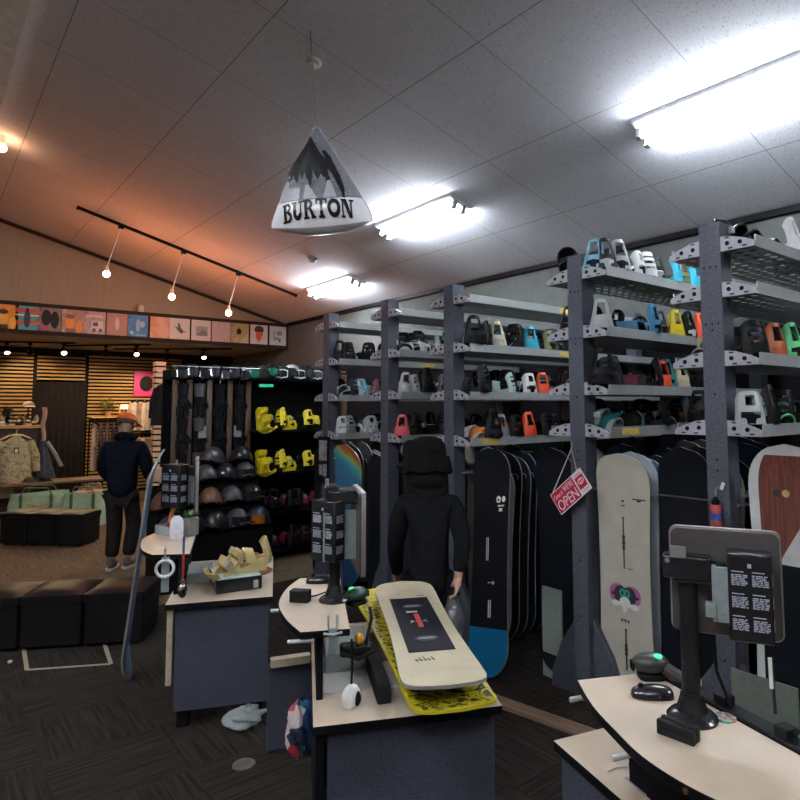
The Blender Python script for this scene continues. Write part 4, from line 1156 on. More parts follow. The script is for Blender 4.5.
# quilted grey bag held in the hand of the person in the black hat
M_quilt = mat('grey_quilted_nylon', (.10, .103, .11), .28, var=.25, scale=18, coat=.3)
t = thing('quilted_bag', 'small grey quilted bag hanging from the hand of the person in the black hat', 'bag', (2.112, 2.515, .445), .75)
def qf(u, v):
    a = 2 * PI * u
    r = (.062 + .030 * sin(PI * min(1, v * 1.15))) * (1 - .25 * v * v)
    qx, qy = sin(a * 4 + v * 9), sin(a * 4 - v * 9)
    r *= 1 + .09 * (1 - abs(qx)) * 0 + .07 * (abs(qx) * abs(qy)) ** .5
    return (r * cos(a), r * .6 * sin(a), .195 * v)
MB().grid(qf, 64, 40, cu=True).add([qf(i / 64, 1) for i in range(64)] + [qf(i / 64, 0) for i in range(64)], [list(range(64)), list(range(64, 128))[::-1]]).build('bag_body', M_quilt, t, smooth=80)
MB().tube([(-.035, 0, .19), (-.025, 0, .225), (0, 0, .238), (.025, 0, .225), (.035, 0, .19)], .006, 8).build('handle', M_black, t)

# ---- things on the far counter
t = thing('display_box', 'low black box with a mint green paper top under the tan binding, far counter', 'display box', st(2, .205, .10, ZD + .001), math.radians(-12))
MB().box(0, .235, 0, .30, 0, .07).build('box', M_gloss, t, bevel=.003)
MB().box(.005, .23, .005, .295, .07, .073).build('paper_top', mat('mint_paper', (.48, .60, .52), .6), t)
MB().box(.19, .215, -.004, .0, .01, .05).build('price_tab', M_clear2, t)
plastic('tan_binding', (.56, .43, .20), .55); PL['tanb'] = MATS['plastic_tan_binding']
t = thing('snowboard_binding', 'tan snowboard binding standing on the black box, far counter', 'snowboard binding', st(2, .335, .24, ZD + .078), 1.15)
binding_parts(0, 'tanb', 'tanb', 'tanb', t); t.scale = (.82,) * 3; t.rotation_euler = (0, 0, 1.35)
t = thing('snowboard_binding', 'tan snowboard binding lying flat beside its mate on the black box', 'snowboard binding', st(2, .27, .22, ZD + .12), 0)
binding_parts(2, 'tanb', 'tanb', 'tanb', t); t.rotation_euler = (1.1, .3, -1.2); t.scale = (.72,) * 3
t = thing('felt_hat', 'brown round felt hat behind the tan binding, far counter', 'hat', st(2, .36, .48, ZD + .001), 0)
M_brownf = mat('brown_felt', (.22, .08, .03), .9)
MB().lathe([(.10, 0), (.11, .006), (.10, .012), (.075, .018)], 28).build('brim', M_brownf, t)
MB().ball((0, 0, .015), (.075, .075, .10), zmin=0).build('crown', M_brownf, t)
organiser(st(2, .05, .33, ZD + .001), math.radians(-19.9), 'clear compartment box under the raised shelf of the far counter', 2, 3, .13, .26, .05)
tag(MB().box(0, .05, 0, .26, 0, .008).build('tan_strip', mat('tan_card', (.35, .24, .13), .7), loc=st(2, .185, .33, ZD + .001), rot=(0, 0, math.radians(-19.9))), 'narrow tan card strip beside the clear box, far counter', 'card')
t = thing('squeeze_bottle', 'white squeeze bottle with a black cap on the far counter shelf', 'bottle', st(2, -.005, .33, ZS + .001))
MB().lathe([(.034, 0), (.036, .01), (.036, .075), (.03, .092), (.016, .102), (.014, .108)], 24, T=Matrix.Scale(1.25, 4, (0, 0, 1))).build('bottle_body', mat('milky_plastic', (.72, .70, .76), .35), t)
MB().lathe([(.015, .106), (.015, .122), (.006, .126), (.004, .145)], 16, T=Matrix.Scale(1.25, 4, (0, 0, 1))).build('cap', M_black, t)
t = thing('planter', 'grey square planter with a small green plant on the far counter shelf', 'potted plant', st(2, .045, .42, ZS + .001), .4)
MB().box(-.035, .035, -.035, .035, 0, .10).build('pot', mat('grey_pot', (.18, .18, .17), .7), t, bevel=.004)
lf = MB()
rr = random.Random(2)
for i in range(26):
    a, e = rr.uniform(0, 2 * PI), rr.uniform(.3, 1.2)
    L_ = rr.uniform(.03, .06)
    d = Vector((cos(a) * cos(e), sin(a) * cos(e), sin(e)))
    s_ = d.cross(Vector((0, 0, 1))).normalized() * .010
    p0 = Vector((cos(a) * .012, sin(a) * .012, .10))
    lf.add([p0, p0 + d * L_ * .5 + s_, p0 + d * L_, p0 + d * L_ * .5 - s_], [(0, 1, 2, 3)])
lf.build('leaves', mat('leaf_green', (.06, .15, .03), .5), t)
t = thing('storage_bin', 'small frosted bin at the rounded end of the far counter shelf', 'bin', st(2, -.06, .50, ZS + .001), .3)
MB().box(-.05, .05, -.07, .07, 0, .004).box(-.05, -.047, -.07, .07, 0, .05).box(.047, .05, -.07, .07, 0, .05).box(-.05, .05, -.07, -.067, 0, .05).box(-.05, .05, .067, .07, 0, .05).build('bin_body', M_clear2, t)
MB().box(-.03, .03, -.04, .04, .004, .04).build('contents', M_black, t)
t = thing('tape_roll', 'white ring hanging from a hook on the near edge of the far counter shelf', 'ring', st(2, .0, -.02, ZS - .06), math.radians(-20))
MB().tube([(.040 * cos(2 * PI * i / 32), -.02, .040 * sin(2 * PI * i / 32)) for i in range(32)], .0075, 10, closed=True).build('ring', mat('white_plastic', (.75, .75, .72), .35), t)
MB().tube([(0, .0, .10), (0, -.03, .095), (0, -.02, .04), (0, -.012, .045)], .005).build('hook', M_galv, t)
MB().box(-.018, .018, .005, .012, -.12, .05).build('hook_plate', M_galv, t)
t = thing('lanyard', 'red and blue lanyard with a silver tag hanging from the far counter shelf', 'lanyard', st(2, .075, -.03, ZS - .02), 0)
MB().box(-.005, .005, -.002, .002, -.10, .03).build('red_strap', mat('red_webbing', (.45, .03, .03), .7), t)
MB().box(-.005, .005, -.0025, .0025, .03, .11).build('blue_strap', mat('blue_webbing', (.05, .07, .25), .7), t)
MB().ball((0, -.002, -.155), (.024, .014, .036)).build('silver_tag', mat('polished_metal', (.7, .66, .6), .12, 1.0), t)
MB().tube([(0, 0, -.10), (.008, 0, -.11), (0, 0, -.125), (-.008, 0, -.11)], .003, closed=True).build('ring', M_alu, t)
# snowboard standing against the far counter
M_bluetop = lacquer('slate_blue_topsheet', (.10, .15, .24), .5)
o = board_mesh(1.37, .26, .20, .05, blunt=1.8).build('snowboard', [M_bluetop, M_base, M_edge])
sa, sb2 = Vector((.993, 4.227, .006)), Vector((1.09, 4.035, 1.357))
zx = (sb2 - sa).normalized()
nrm_ = Vector((.973 * .98 - .23 * .13, -.23 * .98 - .973 * .13, 0)); nrm_ = (nrm_ - zx * nrm_.dot(zx)).normalized()
xx_ = -nrm_; yy_ = zx.cross(xx_)
o.matrix_world = Matrix.Translation(sa) @ Matrix((xx_, yy_, zx)).transposed().to_4x4()
tag(o, 'slate blue snowboard standing on the carpet edge on against the far counter', 'snowboard')
# orange and red pen like tool behind the bottle
t = thing('marker_stick', 'orange and red stick upright behind the far counter shelf', 'stick', st(2, -.075, .56, ZS + .006), 0, rot=(.0, .17, -.4))
MB().cyl((0, 0, .05), (0, 0, .19), .016, .013, 12).build('orange_shaft', mat('orange_plastic', (.75, .33, .06), .5), t)
MB().cyl((0, 0, 0), (0, 0, .05), .019, .016, 12).build('red_end', mat('red_plastic', (.6, .03, .03), .5), t)
# ================================================================== RECORD SLEEVES ALONG THE FASCIA
SX = [0.89, 1.14, 1.42, 1.72, 2.01, 2.32, 2.62, 2.95, 3.26, 3.61, 3.95, 4.28, 4.63, 4.99]
def blotch(nm, cols, sc=5.0, dist=1.0, rough=.6):
    m = mat(nm, cols[0], rough)
    return marble(m, cols, sc, dist)
SL = [
 ('sleeve with a yellow face shape on orange, leftmost of the record sleeves', [(.55, .16, .03), (.75, .30, .04), (.50, .08, .03)], 'face', (.80, .45, .06), (.06, .03, .02)),
 ('sleeve with red white and turquoise stripes and a dark figure', [(.05, .30, .32), (.10, .40, .38)], 'stripes', (.55, .08, .04), (.03, .03, .06)),
 ('sleeve with dark figures over a small pink mark', [(.08, .07, .07), (.22, .18, .15), (.05, .05, .05)], 'dark', (.45, .05, .20), (.03, .03, .03)),
 ('brown sepia sleeve with an orange clothed figure', [(.50, .32, .20), (.34, .19, .12), (.62, .45, .32)], 'face', (.70, .28, .05), (.20, .10, .07)),
 ('mauve grey sleeve with a white van like shape', [(.30, .22, .22), (.45, .35, .33), (.15, .11, .12)], 'car', (.60, .54, .52), (.10, .08, .09)),
 ('plain rose brown sleeve with a pale vertical figure', [(.44, .25, .18), (.36, .19, .13)], 'pale', (.62, .44, .36), (.3, .15, .1)),
 ('bright blue sleeve with pale cloud marks', [(.03, .14, .38), (.07, .26, .50), (.02, .08, .26)], 'pale2', (.30, .48, .62), (.35, .5, .6)),
 ('orange red sleeve fading to pale peach', [(.62, .16, .05), (.70, .42, .25), (.66, .50, .36)], 'none', None, None),
 ('white sleeve with a thin dark bird like drawing', [(.60, .55, .50), (.66, .60, .55)], 'bird', (.10, .08, .08), (.10, .08, .08)),
 ('white sleeve with a small grey landscape in the middle', [(.60, .55, .52), (.64, .60, .56)], 'window', (.30, .30, .31), (.18, .18, .18)),
 ('pale pink washed sleeve with soft blotches', [(.62, .50, .48), (.50, .36, .34), (.66, .58, .57)], 'none', None, None),
 ('olive sleeve with a black disc and yellow corner', [(.34, .27, .12), (.44, .36, .17), (.22, .17, .08)], 'disc', (.03, .02, .02), (.5, .42, .25)),
 ('white sleeve with a dark haired head above a red flame shape', [(.62, .58, .55), (.66, .62, .6)], 'flame', (.65, .12, .04), (.07, .03, .03)),
 ('white sleeve with blue grey abstract marks', [(.60, .60, .60), (.56, .58, .60)], 'marks', (.22, .30, .38), (.12, .15, .2)),
]
SL2 = [('cream sleeve with dark blocks, second from the right end', [(.45, .40, .34), (.55, .50, .44), (.3, .26, .24)], 'marks', (.14, .11, .10), (.5, .45, .4)),
       ('grey sleeve with a pale square, rightmost record sleeve', [(.36, .35, .35), (.46, .45, .44)], 'window', (.55, .54, .5), (.6, .6, .58))]
SX2 = SX + [5.35, 5.66]
def sleeve(i, x, spec):
    label, cols, kind, c1, c2 = spec
    nm = 'sleeve_art_' + str(i)
    t = tag(MB().box(-.146 if i < 8 else -.16, .146 if i < 8 else .16, 0, .006, 0, .345).build('record_sleeve', blotch(nm, cols, 6 if kind != 'none' else 3), loc=(x, 10.905, 2.735)), label if 'sleeve' in label else label, 'record sleeve', 'record sleeves along the fascia')
    XZm = Matrix(((.88, 0, 0, 0), (0, 0, -1, 0), (0, 1, 0, 0), (0, 0, 0, 1)))
    def f(poly, c, nm_, d=.001):
        MB().prism(poly, .0, d, T=XZm).build(nm_, mat('ink_%d_%d_%d' % tuple(int(99 * q) for q in c), c, .6), t, smooth=0)
    R = lambda x0, x1, z0, z1: [(x0, z0), (x1, z0), (x1, z1), (x0, z1)]
    if kind == 'face':
        f(ell(-.04, .15, .07, .10), c1, 'figure'); f(R(-.11, .03, .0, .06), c2, 'shoulders', .0015); f(ell(-.04, .24, .07, .035), c2, 'hair', .002)
        f(ell(.09, .09, .05, .09), c1, 'figure', .0015)
    elif kind == 'stripes':
        f(R(-.165, .165, .25, .31), c1, 'stripe'); f(R(-.165, .165, .08, .13), c1, 'stripe'); f(R(-.165, .165, .20, .225), (.6, .55, .45), 'stripe')
        f(ell(.0, .16, .045, .13), c2, 'figure', .002); f(ell(.0, .29, .025, .03), c2, 'figure_head', .002)
    elif kind == 'dark':
        f(ell(-.05, .20, .07, .12), c2, 'figure'); f(ell(.07, .17, .06, .13), c2, 'figure'); f(R(-.15, -.02, .02, .06), c1, 'mark', .002)
    elif kind == 'car':
        f(R(-.05, .13, .05, .20), c1, 'van'); f(ell(-.01, .06, .03, .03), c2, 'wheel', .002); f(ell(.09, .06, .03, .03), c2, 'wheel', .002); f(R(-.03, .05, .12, .18), c2, 'van_window', .002); f(R(-.13, .12, .26, .29), c1, 'band')
    elif kind in ('pale', 'pale2'):
        f(ell(0, .18, .035, .10), c1, 'figure')
        if kind == 'pale2': f(ell(-.10, .06, .03, .03), c2, 'mark'); f(R(-.04, .13, .02, .035), c2, 'band'); f(ell(.07, .20, .05, .05), c2, 'cloud')
    elif kind == 'bird':
        f([(-.10, .22), (-.02, .13), (.03, .09), (.07, .12), (.13, .12), (.06, .145), (.02, .19), (-.01, .27), (-.04, .26), (-.03, .19)], c1, 'drawing')
    elif kind == 'window':
        f(R(-.10, .12, .08, .24), c1, 'picture'); f([(-.10, .08), (.12, .08), (.12, .14), (.04, .18), (-.03, .13)], c2, 'hills', .002)
    elif kind == 'disc':
        f(ell(-.02, .20, .05, .055), c1, 'disc'); f([(.0, .0), (.165, .0), (.165, .2)], c2, 'corner'); f([(-.15, .02), (-.05, .02), (-.03, .14)], c2, 'corner')
    elif kind == 'flame':
        f(ell(.0, .26, .10, .07), c2, 'hair'); f([(-.06, .22), (.07, .22), (.05, .10), (-.01, .03), (-.07, .12)], c1, 'flame', .002); f(ell(.05, .18, .03, .04), (.3, .22, .2), 'face', .003)
    elif kind == 'marks':
        f(R(-.10, -.07, .08, .25), c1, 'mark'); f(R(-.03, .09, .18, .26), c1, 'mark'); f(R(.02, .06, .05, .12), c2, 'mark'); f(ell(-.02, .12, .05, .03), c1, 'mark', .002)
for i, (x, sp) in enumerate(zip(SX2, SL + SL2)):
    if x < 5.1: sleeve(i, x, sp)

# ================================================================== OTTOMANS
M_leath = mat('black_leatherette', (.012, .0105, .0105), .45, var=.2, scale=30, bump=.15)
M_seam = mat('black_seam', (.006, .006, .007), .7)
def ottoman(x, y, rz, label, group, w=.385, d=.40, h=.38):
    t = thing('ottoman', label, 'ottoman', (x, y, 0), rz, group)
    MB().rbox(.004, w - .004, .004, d - .004, .02, h - .09, .02).build('body', M_leath, t, bevel=.006)
    def cush(u, v):
        return (w * u, d * v, h - .03 + .03 * (1 - (2 * u - 1) ** 4) * (1 - (2 * v - 1) ** 4))
    MB().grid(cush, 14, 14).box(.0, w, .0, d, h - .085, h - .03).build('cushion', M_leath, t, bevel=.004, smooth=60)
    MB().rbox(.001, w - .001, .001, d - .001, h - .095, h - .085, .02).build('seam', M_seam, t)
    for a in (.05, w - .05):
        for b_ in (.05, d - .05): MB().cyl((a, b_, 0), (a, b_, .02), .018, n=10).build('foot', M_black, t)
a1 = math.atan2(4.72 - 5.21, 1.30 - .47)
for i in range(5):
    q = .392 * (i - 1)
    words = ['out of frame at the left', 'cut by the left edge of the photo', 'second from the right', 'second', 'right end, behind the standing snowboard'][i]
    nm = ['black ottoman of the front row hidden beyond the left edge', 'black ottoman of the front row, farthest from the standing snowboard', 'black ottoman of the front row, third from the standing snowboard', 'black ottoman of the front row, second from the standing snowboard', 'black ottoman at the right end of the front row, behind the standing snowboard'][i]
    if i == 0: continue
    ottoman(.49 - .392 * cos(a1) * 1 + q * cos(a1) - .30 * cos(a1), 5.20 - .392 * sin(a1) + q * sin(a1) - .30 * sin(a1), a1, nm, 'black ottomans in the front row')
a2 = math.atan2(8.49 - 9.23, 1.51 - .79)
for i in range(3):
    q = 1.03 - .345 * (i + 1)
    ottoman(.79 + q * cos(a2), 9.23 + q * sin(a2), a2, 'black ottoman of the far row, ' + ['right end in front of the green tote bags', 'middle one before the green tote', 'farthest from the open tote bag'][i], 'black ottomans in the far row', .34, .36, .40)

# ================================================================== FLOOR MARKS AND SMALL THINGS ON THE FLOOR
M_tape = mat('beige_tape', (.42, .33, .24), .7)
tp = [(.582, 4.767), (.997, 4.53), (1.021, 5.127), (.599, 5.34)]
tp = [(.582, 4.767), (.997, 4.53), (1.06, 5.10), (.62, 5.34)]
mb = MB()
for i in range(4):
    a, b_ = Vector(tp[i] + (0,)), Vector(tp[(i + 1) % 4] + (0,))
    n_ = (b_ - a).normalized().cross(Vector((0, 0, 1))) * .012
    mb.prism([(p.x, p.y) for p in (a - n_, b_ - n_, b_ + n_, a + n_)], .0005, .002)
tag(mb.build('tape_rectangle', M_tape, smooth=0), 'beige tape rectangle stuck on the carpet in front of the ottomans', 'floor tape')
tag(MB().lathe([(.05, 0), (.05, .004), (.046, .007), (.03, .008)], 28).build('floor_cap', mat('brown_metal_cap', (.16, .14, .12), .5, .3), loc=(1.192, 2.887, .001)), 'round metal floor outlet cap in the carpet', 'floor outlet')
tag(MB().ball((0, 0, .008), (.014, .012, .010)).build('paper_scrap', mat('white_paper', (.7, .68, .6), .8), loc=(.514, 4.966, 0)), 'tiny white scrap on the carpet beside the tape rectangle', 'scrap')
def crumple(name, label, cat, loc, r, m, seed=1, sq=(1, 1, 1), parts=()):
    rr = random.Random(seed)
    ph = [(rr.uniform(2, 9), rr.uniform(2, 9), rr.uniform(0, 6), rr.uniform(.03, .10)) for _ in range(7)]
    def f(u, v):
        a, e = 2 * PI * u, PI * (v - .5) * .98
        k = 1 + sum(w_ * sin(p * a * round(1) + s_ + q * e) for p, q, s_, w_ in [(round(p), q, s_, w_) for p, q, s_, w_ in ph])
        return (r * sq[0] * k * cos(a) * cos(e), r * sq[1] * k * sin(a) * cos(e), r * sq[2] * (k * sin(e) + 1))
    o = MB().grid(f, 30, 18, cu=True).build(name, m, loc=loc, smooth=20)
    return tag(o, label, cat)
M_bag = voro(mat('red_blue_bag_print', (.4, .1, .1), .45), [(.45, .03, .04), (.02, .07, .20), (.60, .50, .48), (.02, .03, .06), (.55, .10, .12), (.03, .14, .30)], 14)
crumple('plastic_bag', 'crumpled red and blue shopping bag on the floor left of the middle counter', 'bag', (1.42, 2.80, 0), .10, M_bag, 4, (.62, .62, 1.15))
crumple('plastic_bag', 'clear crumpled plastic bag on the floor under the far counter', 'bag', (1.33, 3.22, 0), .085, M_clear2, 8, (1.1, .8, .55))
tag(MB().box(0, .12, -.02, .02, 0, .012).build('wrapper', mat('yellow_wrapper', (.6, .45, .1), .5), loc=(1.36, 3.0, 0), rot=(0, 0, -.7)), 'small yellow and tan wrapper on the floor beside the shopping bag', 'wrapper')
tag(MB().box(0, .62, -.045, .045, 0, .022).build('wood_plank', wood('tan_plank_wood', (.20, .125, .075), (.30, .20, .13), 'X'), loc=(2.46, 2.63, .001), rot=(0, 0, math.atan2(-.55, .10)), bevel=.003), 'tan wooden plank on the floor between the middle counter and the OPEN sign rack', 'plank')
M_gpanel = mat('grey_green_card', (.13, .15, .12), .7)
tag(MB().box(0, .012, -.14, .14, 0, .44).build('card_sheet', M_gpanel, loc=(2.81, 1.30, 0), bevel=.002), 'grey green card sheet standing at the foot of the big monitor rack', 'card sheet')
tag(MB().box(0, .012, -.075, .075, 0, .52).build('card_sheet', mat('pale_green_card', (.24, .28, .25), .7), loc=(2.93, 2.585, .001), bevel=.002), 'pale grey green card sheet left of the foot of the OPEN sign rack', 'card sheet')

# ================================================================== OPEN SIGN, CAN, POST STICKER
SG = Matrix(((0, 0, -1), (-1, 0, 0), (0, 1, 0))).to_4x4()
t = thing('open_sign', 'red and white OPEN sign hanging tilted on strings from a rack post', 'sign', (2.785, 2.303, 1.128))
ang = math.radians(38.5)
Rz = Matrix.Rotation(ang, 4, 'Z')
BT = SG @ Rz
M_sred = mat('sign_red', (.56, .012, .05), .45, var=.03); M_swhite = mat('sign_white', (.78, .74, .76), .5, var=.03)
W2, H2 = .137, .065
sb = MB().box(-W2, W2, -H2, H2, -.002, .002, T=BT).build('sign_board', M_swhite, t)
MB().box(-W2 + .004, .055, -H2 + .005, H2 - .005, .002, .0026, T=BT).build('red_field', M_sred, t)
MB().box(.066, W2 - .008, -.034, .036, .002, .0026, T=BT).build('red_square', M_sred, t)
tx = letters('OPEN', .078, .0004, 0, .95); x0, x1, y0, y1 = bbox(tx)
tx = xform(tx, BT @ Matrix.Translation((-W2 + .014, -H2 + .012, .0032)) @ Matrix.Diagonal((.165 / (x1 - x0), .058 / (y1 - y0), 1, 1)))
tx.build('lettering', M_swhite, t, smooth=0)
tx = letters('Come In', .04, .0003, .25); x0, x1, y0, y1 = bbox(tx)
xform(tx, BT @ Matrix.Translation((-W2 + .014, .018, .0032)) @ Matrix.Diagonal((.075 / (x1 - x0), .026 / (y1 - y0), 1, 1))).build('lettering', M_swhite, t, smooth=0)
tx = letters("WE'RE", .04, .0003); x0, x1, y0, y1 = bbox(tx)
xform(tx, BT @ Matrix.Translation((-W2 + .100, .018, .0032)) @ Matrix.Diagonal((.082 / (x1 - x0), .034 / (y1 - y0), 1, 1))).build('lettering', M_swhite, t, smooth=0)
em = MB()
em.prism(ell(.098, .006, .024, .017), .0026, .0030, T=BT)
em.build('emblem', M_swhite, t, smooth=0)
for q in (-1, 0, 1): MB().prism(ell(.098 + q * .013, .006 + abs(q) * .0, .0045, .010), .0030, .0034, T=BT).build('emblem_detail', M_sred, t, smooth=0)
for zz in (.046, -.048):
    MB().box(.07, W2 - .012, zz - .003, zz + .003, .002, .0026, T=BT).build('small_print', mat('pink_print', (.6, .35, .4), .6), t)
tl, trr = BT @ Vector((-W2 + .01, H2 - .006, 0)), BT @ Vector((W2 - .03, H2 - .006, 0))
apex = Vector((0, -.012, .235))
MB().tube([tl, apex, trr], .0028, 6).build('string', M_swhite, t)
MB().tube([apex + Vector((0, .004, -.004)), apex + Vector((-.006, -.010, .01)), apex + Vector((0, -.004, .03)), apex + Vector((0, .012, .06)), apex + Vector((.012, .010, .085))], .003, 6).build('wire_hook', M_alu, t)

t = thing('spray_can', 'small red and blue can hanging on the rack post behind the largest monitor', 'can', (2.80, 1.475, 1.05))
MB().lathe([(.022, 0), (.024, .004), (.024, .03)], 20).build('red_band', mat('can_red', (.55, .09, .09), .35), t)
MB().lathe([(.024, .03), (.024, .062)], 20).build('blue_band', mat('can_blue', (.05, .10, .42), .35), t)
MB().lathe([(.024, .062), (.024, .094), (.02, .10)], 20).build('red_band', mat('can_red', (.55, .09, .09), .35), t)
MB().lathe([(.018, .10), (.018, .118), (.012, .124), (.008, .135)], 16).build('cap', M_black, t)
MB().tube([(.0, 0, .13), (.01, .0, .17), (.04, 0, .18)], .002).build('hook', M_alu, t)
t = thing('hang_tag', 'tiny white tag hanging on a hole of the big monitor rack post', 'tag', (2.832, 1.463, 1.215), 0)
MB().box(-.001, .001, -.008, .008, 0, .035, T=rotm(.35)).build('tag_card', M_swhite, t)

t = thing('photo_panel', 'black panel of small photographs strapped to the rack post nearest the gear stand', 'photo panel', (2.832, 5.18, .92))
MB().box(-.012, 0, -.085, .085, 0, .40).build('panel', M_black, t)
ph_ = blotch('photo_prints', [(.20, .17, .18), (.45, .38, .36), (.12, .11, .14), (.35, .22, .22)], 22, 2)
for (y0, y1, z0, z1) in ((-.07, .07, .20, .38), (-.07, -.005, .06, .17), (.01, .07, .07, .16)):
    MB().box(-.014, -.012, y0, y1, z0, z1).build('photograph', ph_, t)
MB().box(-.016, .11, -.088, .088, .395, .415).build('strap', M_black, t)

# ================================================================== HANGING INFLATABLE TRIANGLE
M_vin = mat('clear_grey_vinyl', (.22, .23, .27), .12, alpha=.62, coat=.5, var=.05)
M_vwhite = mat('white_vinyl', (.80, .78, .80), .3, coat=.4, var=.03)
M_vdark = mat('black_print_vinyl', (.012, .012, .015), .25, coat=.4)
M_vpale = mat('pale_print_vinyl', (.38, .38, .41), .25, coat=.4)
M_vgrey = mat('grey_print_vinyl', (.14, .15, .17), .25, coat=.4)
t = thing('inflatable_triangle', 'inflatable clear triangle with a black mountain print and BURTON lettering hanging from the ceiling', 'hanging inflatable', (1.90, 3.53, 2.735), math.radians(-40.6), rot=(0, -.07, math.radians(-40.6)))
HH, WB, DB = .66, .335, .12
# a puffed three sided pillow: x across, -y to the camera, z up
def fx(u, v, back=False):
    # v: 0 base .. 1 apex, u: -1..1 across
    wd = WB * (1 - v) ** .92 + .004
    if v < .12: wd *= .94 + .06 * (v / .12) ** .5
    x = u * wd
    puff = DB * (1 - abs(u) ** 2.6) ** .75 * (max(0.0, 1 - v) ** .75) * min(1.0, .55 + v * 3.2)
    z = HH * v - .02 * (1 - abs(u) ** 2) * (1 - v) ** 4 + .015 * abs(u) ** 3 * (1 - v) ** 3
    return Vector((x, puff if back else -puff, z))
def both(v0, v1, name, m, nv):
    mb_ = MB()
    for bk in (False, True):
        g = lambda u, v: fx(2 * u - 1, v0 + (v1 - v0) * v, bk)
        h_ = MB().grid(g, 28, nv)
        if bk: h_.f = [f_[::-1] for f_ in h_.f]
        mb_.add(h_.v, h_.f)
    return mb_.build(name, m, t, smooth=70)
both(.0, .235, 'white_base', M_vwhite, 8)
both(.235, 1.0, 'clear_body', M_vin, 22)
MB().grid(lambda u, v: ((fx(2 * u - 1, 0, False) + (fx(2 * u - 1, 0, True) - fx(2 * u - 1, 0, False)) * v) - Vector((0, 0, .03 * sin(PI * v) * (1 - (2 * u - 1) ** 2)))), 28, 8).build('bottom_panel', M_vwhite, t, smooth=70)
edge_ = MB()
for s_ in (-1, 1): edge_.tube([fx(s_, i / 20) for i in range(21)], .004, 6)
edge_.build('welded_seam', mat('clear_seam', (.5, .5, .52), .15, alpha=.7), t)
def onface(x, z, off=.0025):
    v = min(.985, z / HH)
    wd = WB * (1 - v) ** .92 + .004
    if v < .12: wd *= .94 + .06 * (v / .12) ** .5
    p = fx(max(-.99, min(.99, x / wd)), v)
    return Vector((x, p.y - off, p.z))
def decal(poly, name, m, off=.0025, res=7):
    # polygon rows mapped on the puffed face: list of (z, x_left, x_right)
    mb_ = MB()
    poly = [(z_, a_ * 1.18, b_ * 1.18) for z_, a_, b_ in poly]
    for (z0, a0, b0), (z1, a1_, b1) in zip(poly, poly[1:]):
        n0 = len(mb_.v)
        for i in range(res + 1):
            q = i / res
            mb_.v.append(onface(a0 + (b0 - a0) * q, z0, off)); mb_.v.append(onface(a1_ + (b1 - a1_) * q, z1, off))
        for i in range(res):
            o_ = n0 + 2 * i
            mb_.f.append([o_, o_ + 2, o_ + 3, o_ + 1]); mb_.m.append(0)
    return mb_.build(name, m, t, smooth=60)
# mountain: main dark mass and its dripping ridges
decal([(.585, -.038, -.030), (.54, -.060, -.012), (.50, -.085, .004), (.46, -.108, .020), (.43, -.125, .040), (.40, -.142, .055), (.37, -.158, .052), (.345, -.17, .06)], 'mountain_print', M_vdark)
for (za, xa, xb, zb, xt) in ((.345, -.17, -.135, .29, -.155), (.345, -.135, -.10, .27, -.105), (.345, -.10, -.065, .305, -.082), (.345, -.065, -.02, .245, -.035), (.345, -.02, .03, .285, .006), (.42, .02, .062, .26, .055), (.36, .0, .055, .25, .075)):
    decal([(za, xa, xb), ((za + zb) / 2, xa + (xt - xa) * .35, xb + (xt - xb) * .35), (zb, xt - .003, xt + .003)], 'mountain_ridge', M_vdark, .0032, 3)
decal([(.475, .028, .05), (.43, .045, .075), (.37, .05, .095), (.30, .085, .12), (.22, .115, .14), (.15, .134, .142)], 'mountain_ridge', M_vdark, .003, 4)
decal([(.345, -.035, -.015), (.27, -.062, -.030), (.20, -.085, -.045), (.155, -.105, -.06)], 'grey_slope', M_vgrey, .003, 4)
decal([(.33, .02, .05), (.25, .0, .08), (.18, -.03, .115), (.155, -.05, .125)], 'grey_slope', M_vgrey, .0028, 6)
decal([(.30, -.178, -.13), (.23, -.205, -.09), (.16, -.22, -.10)], 'pale_slope', M_vpale, .0022, 5)
decal([(.25, -.06, -.045), (.20, -.07, -.02), (.16, -.075, .0)], 'pale_slope', M_vpale, .0036, 4)
decal([(.27, .055, .07), (.20, .04, .09), (.16, .03, .10)], 'pale_slope', M_vpale, .0036, 4)
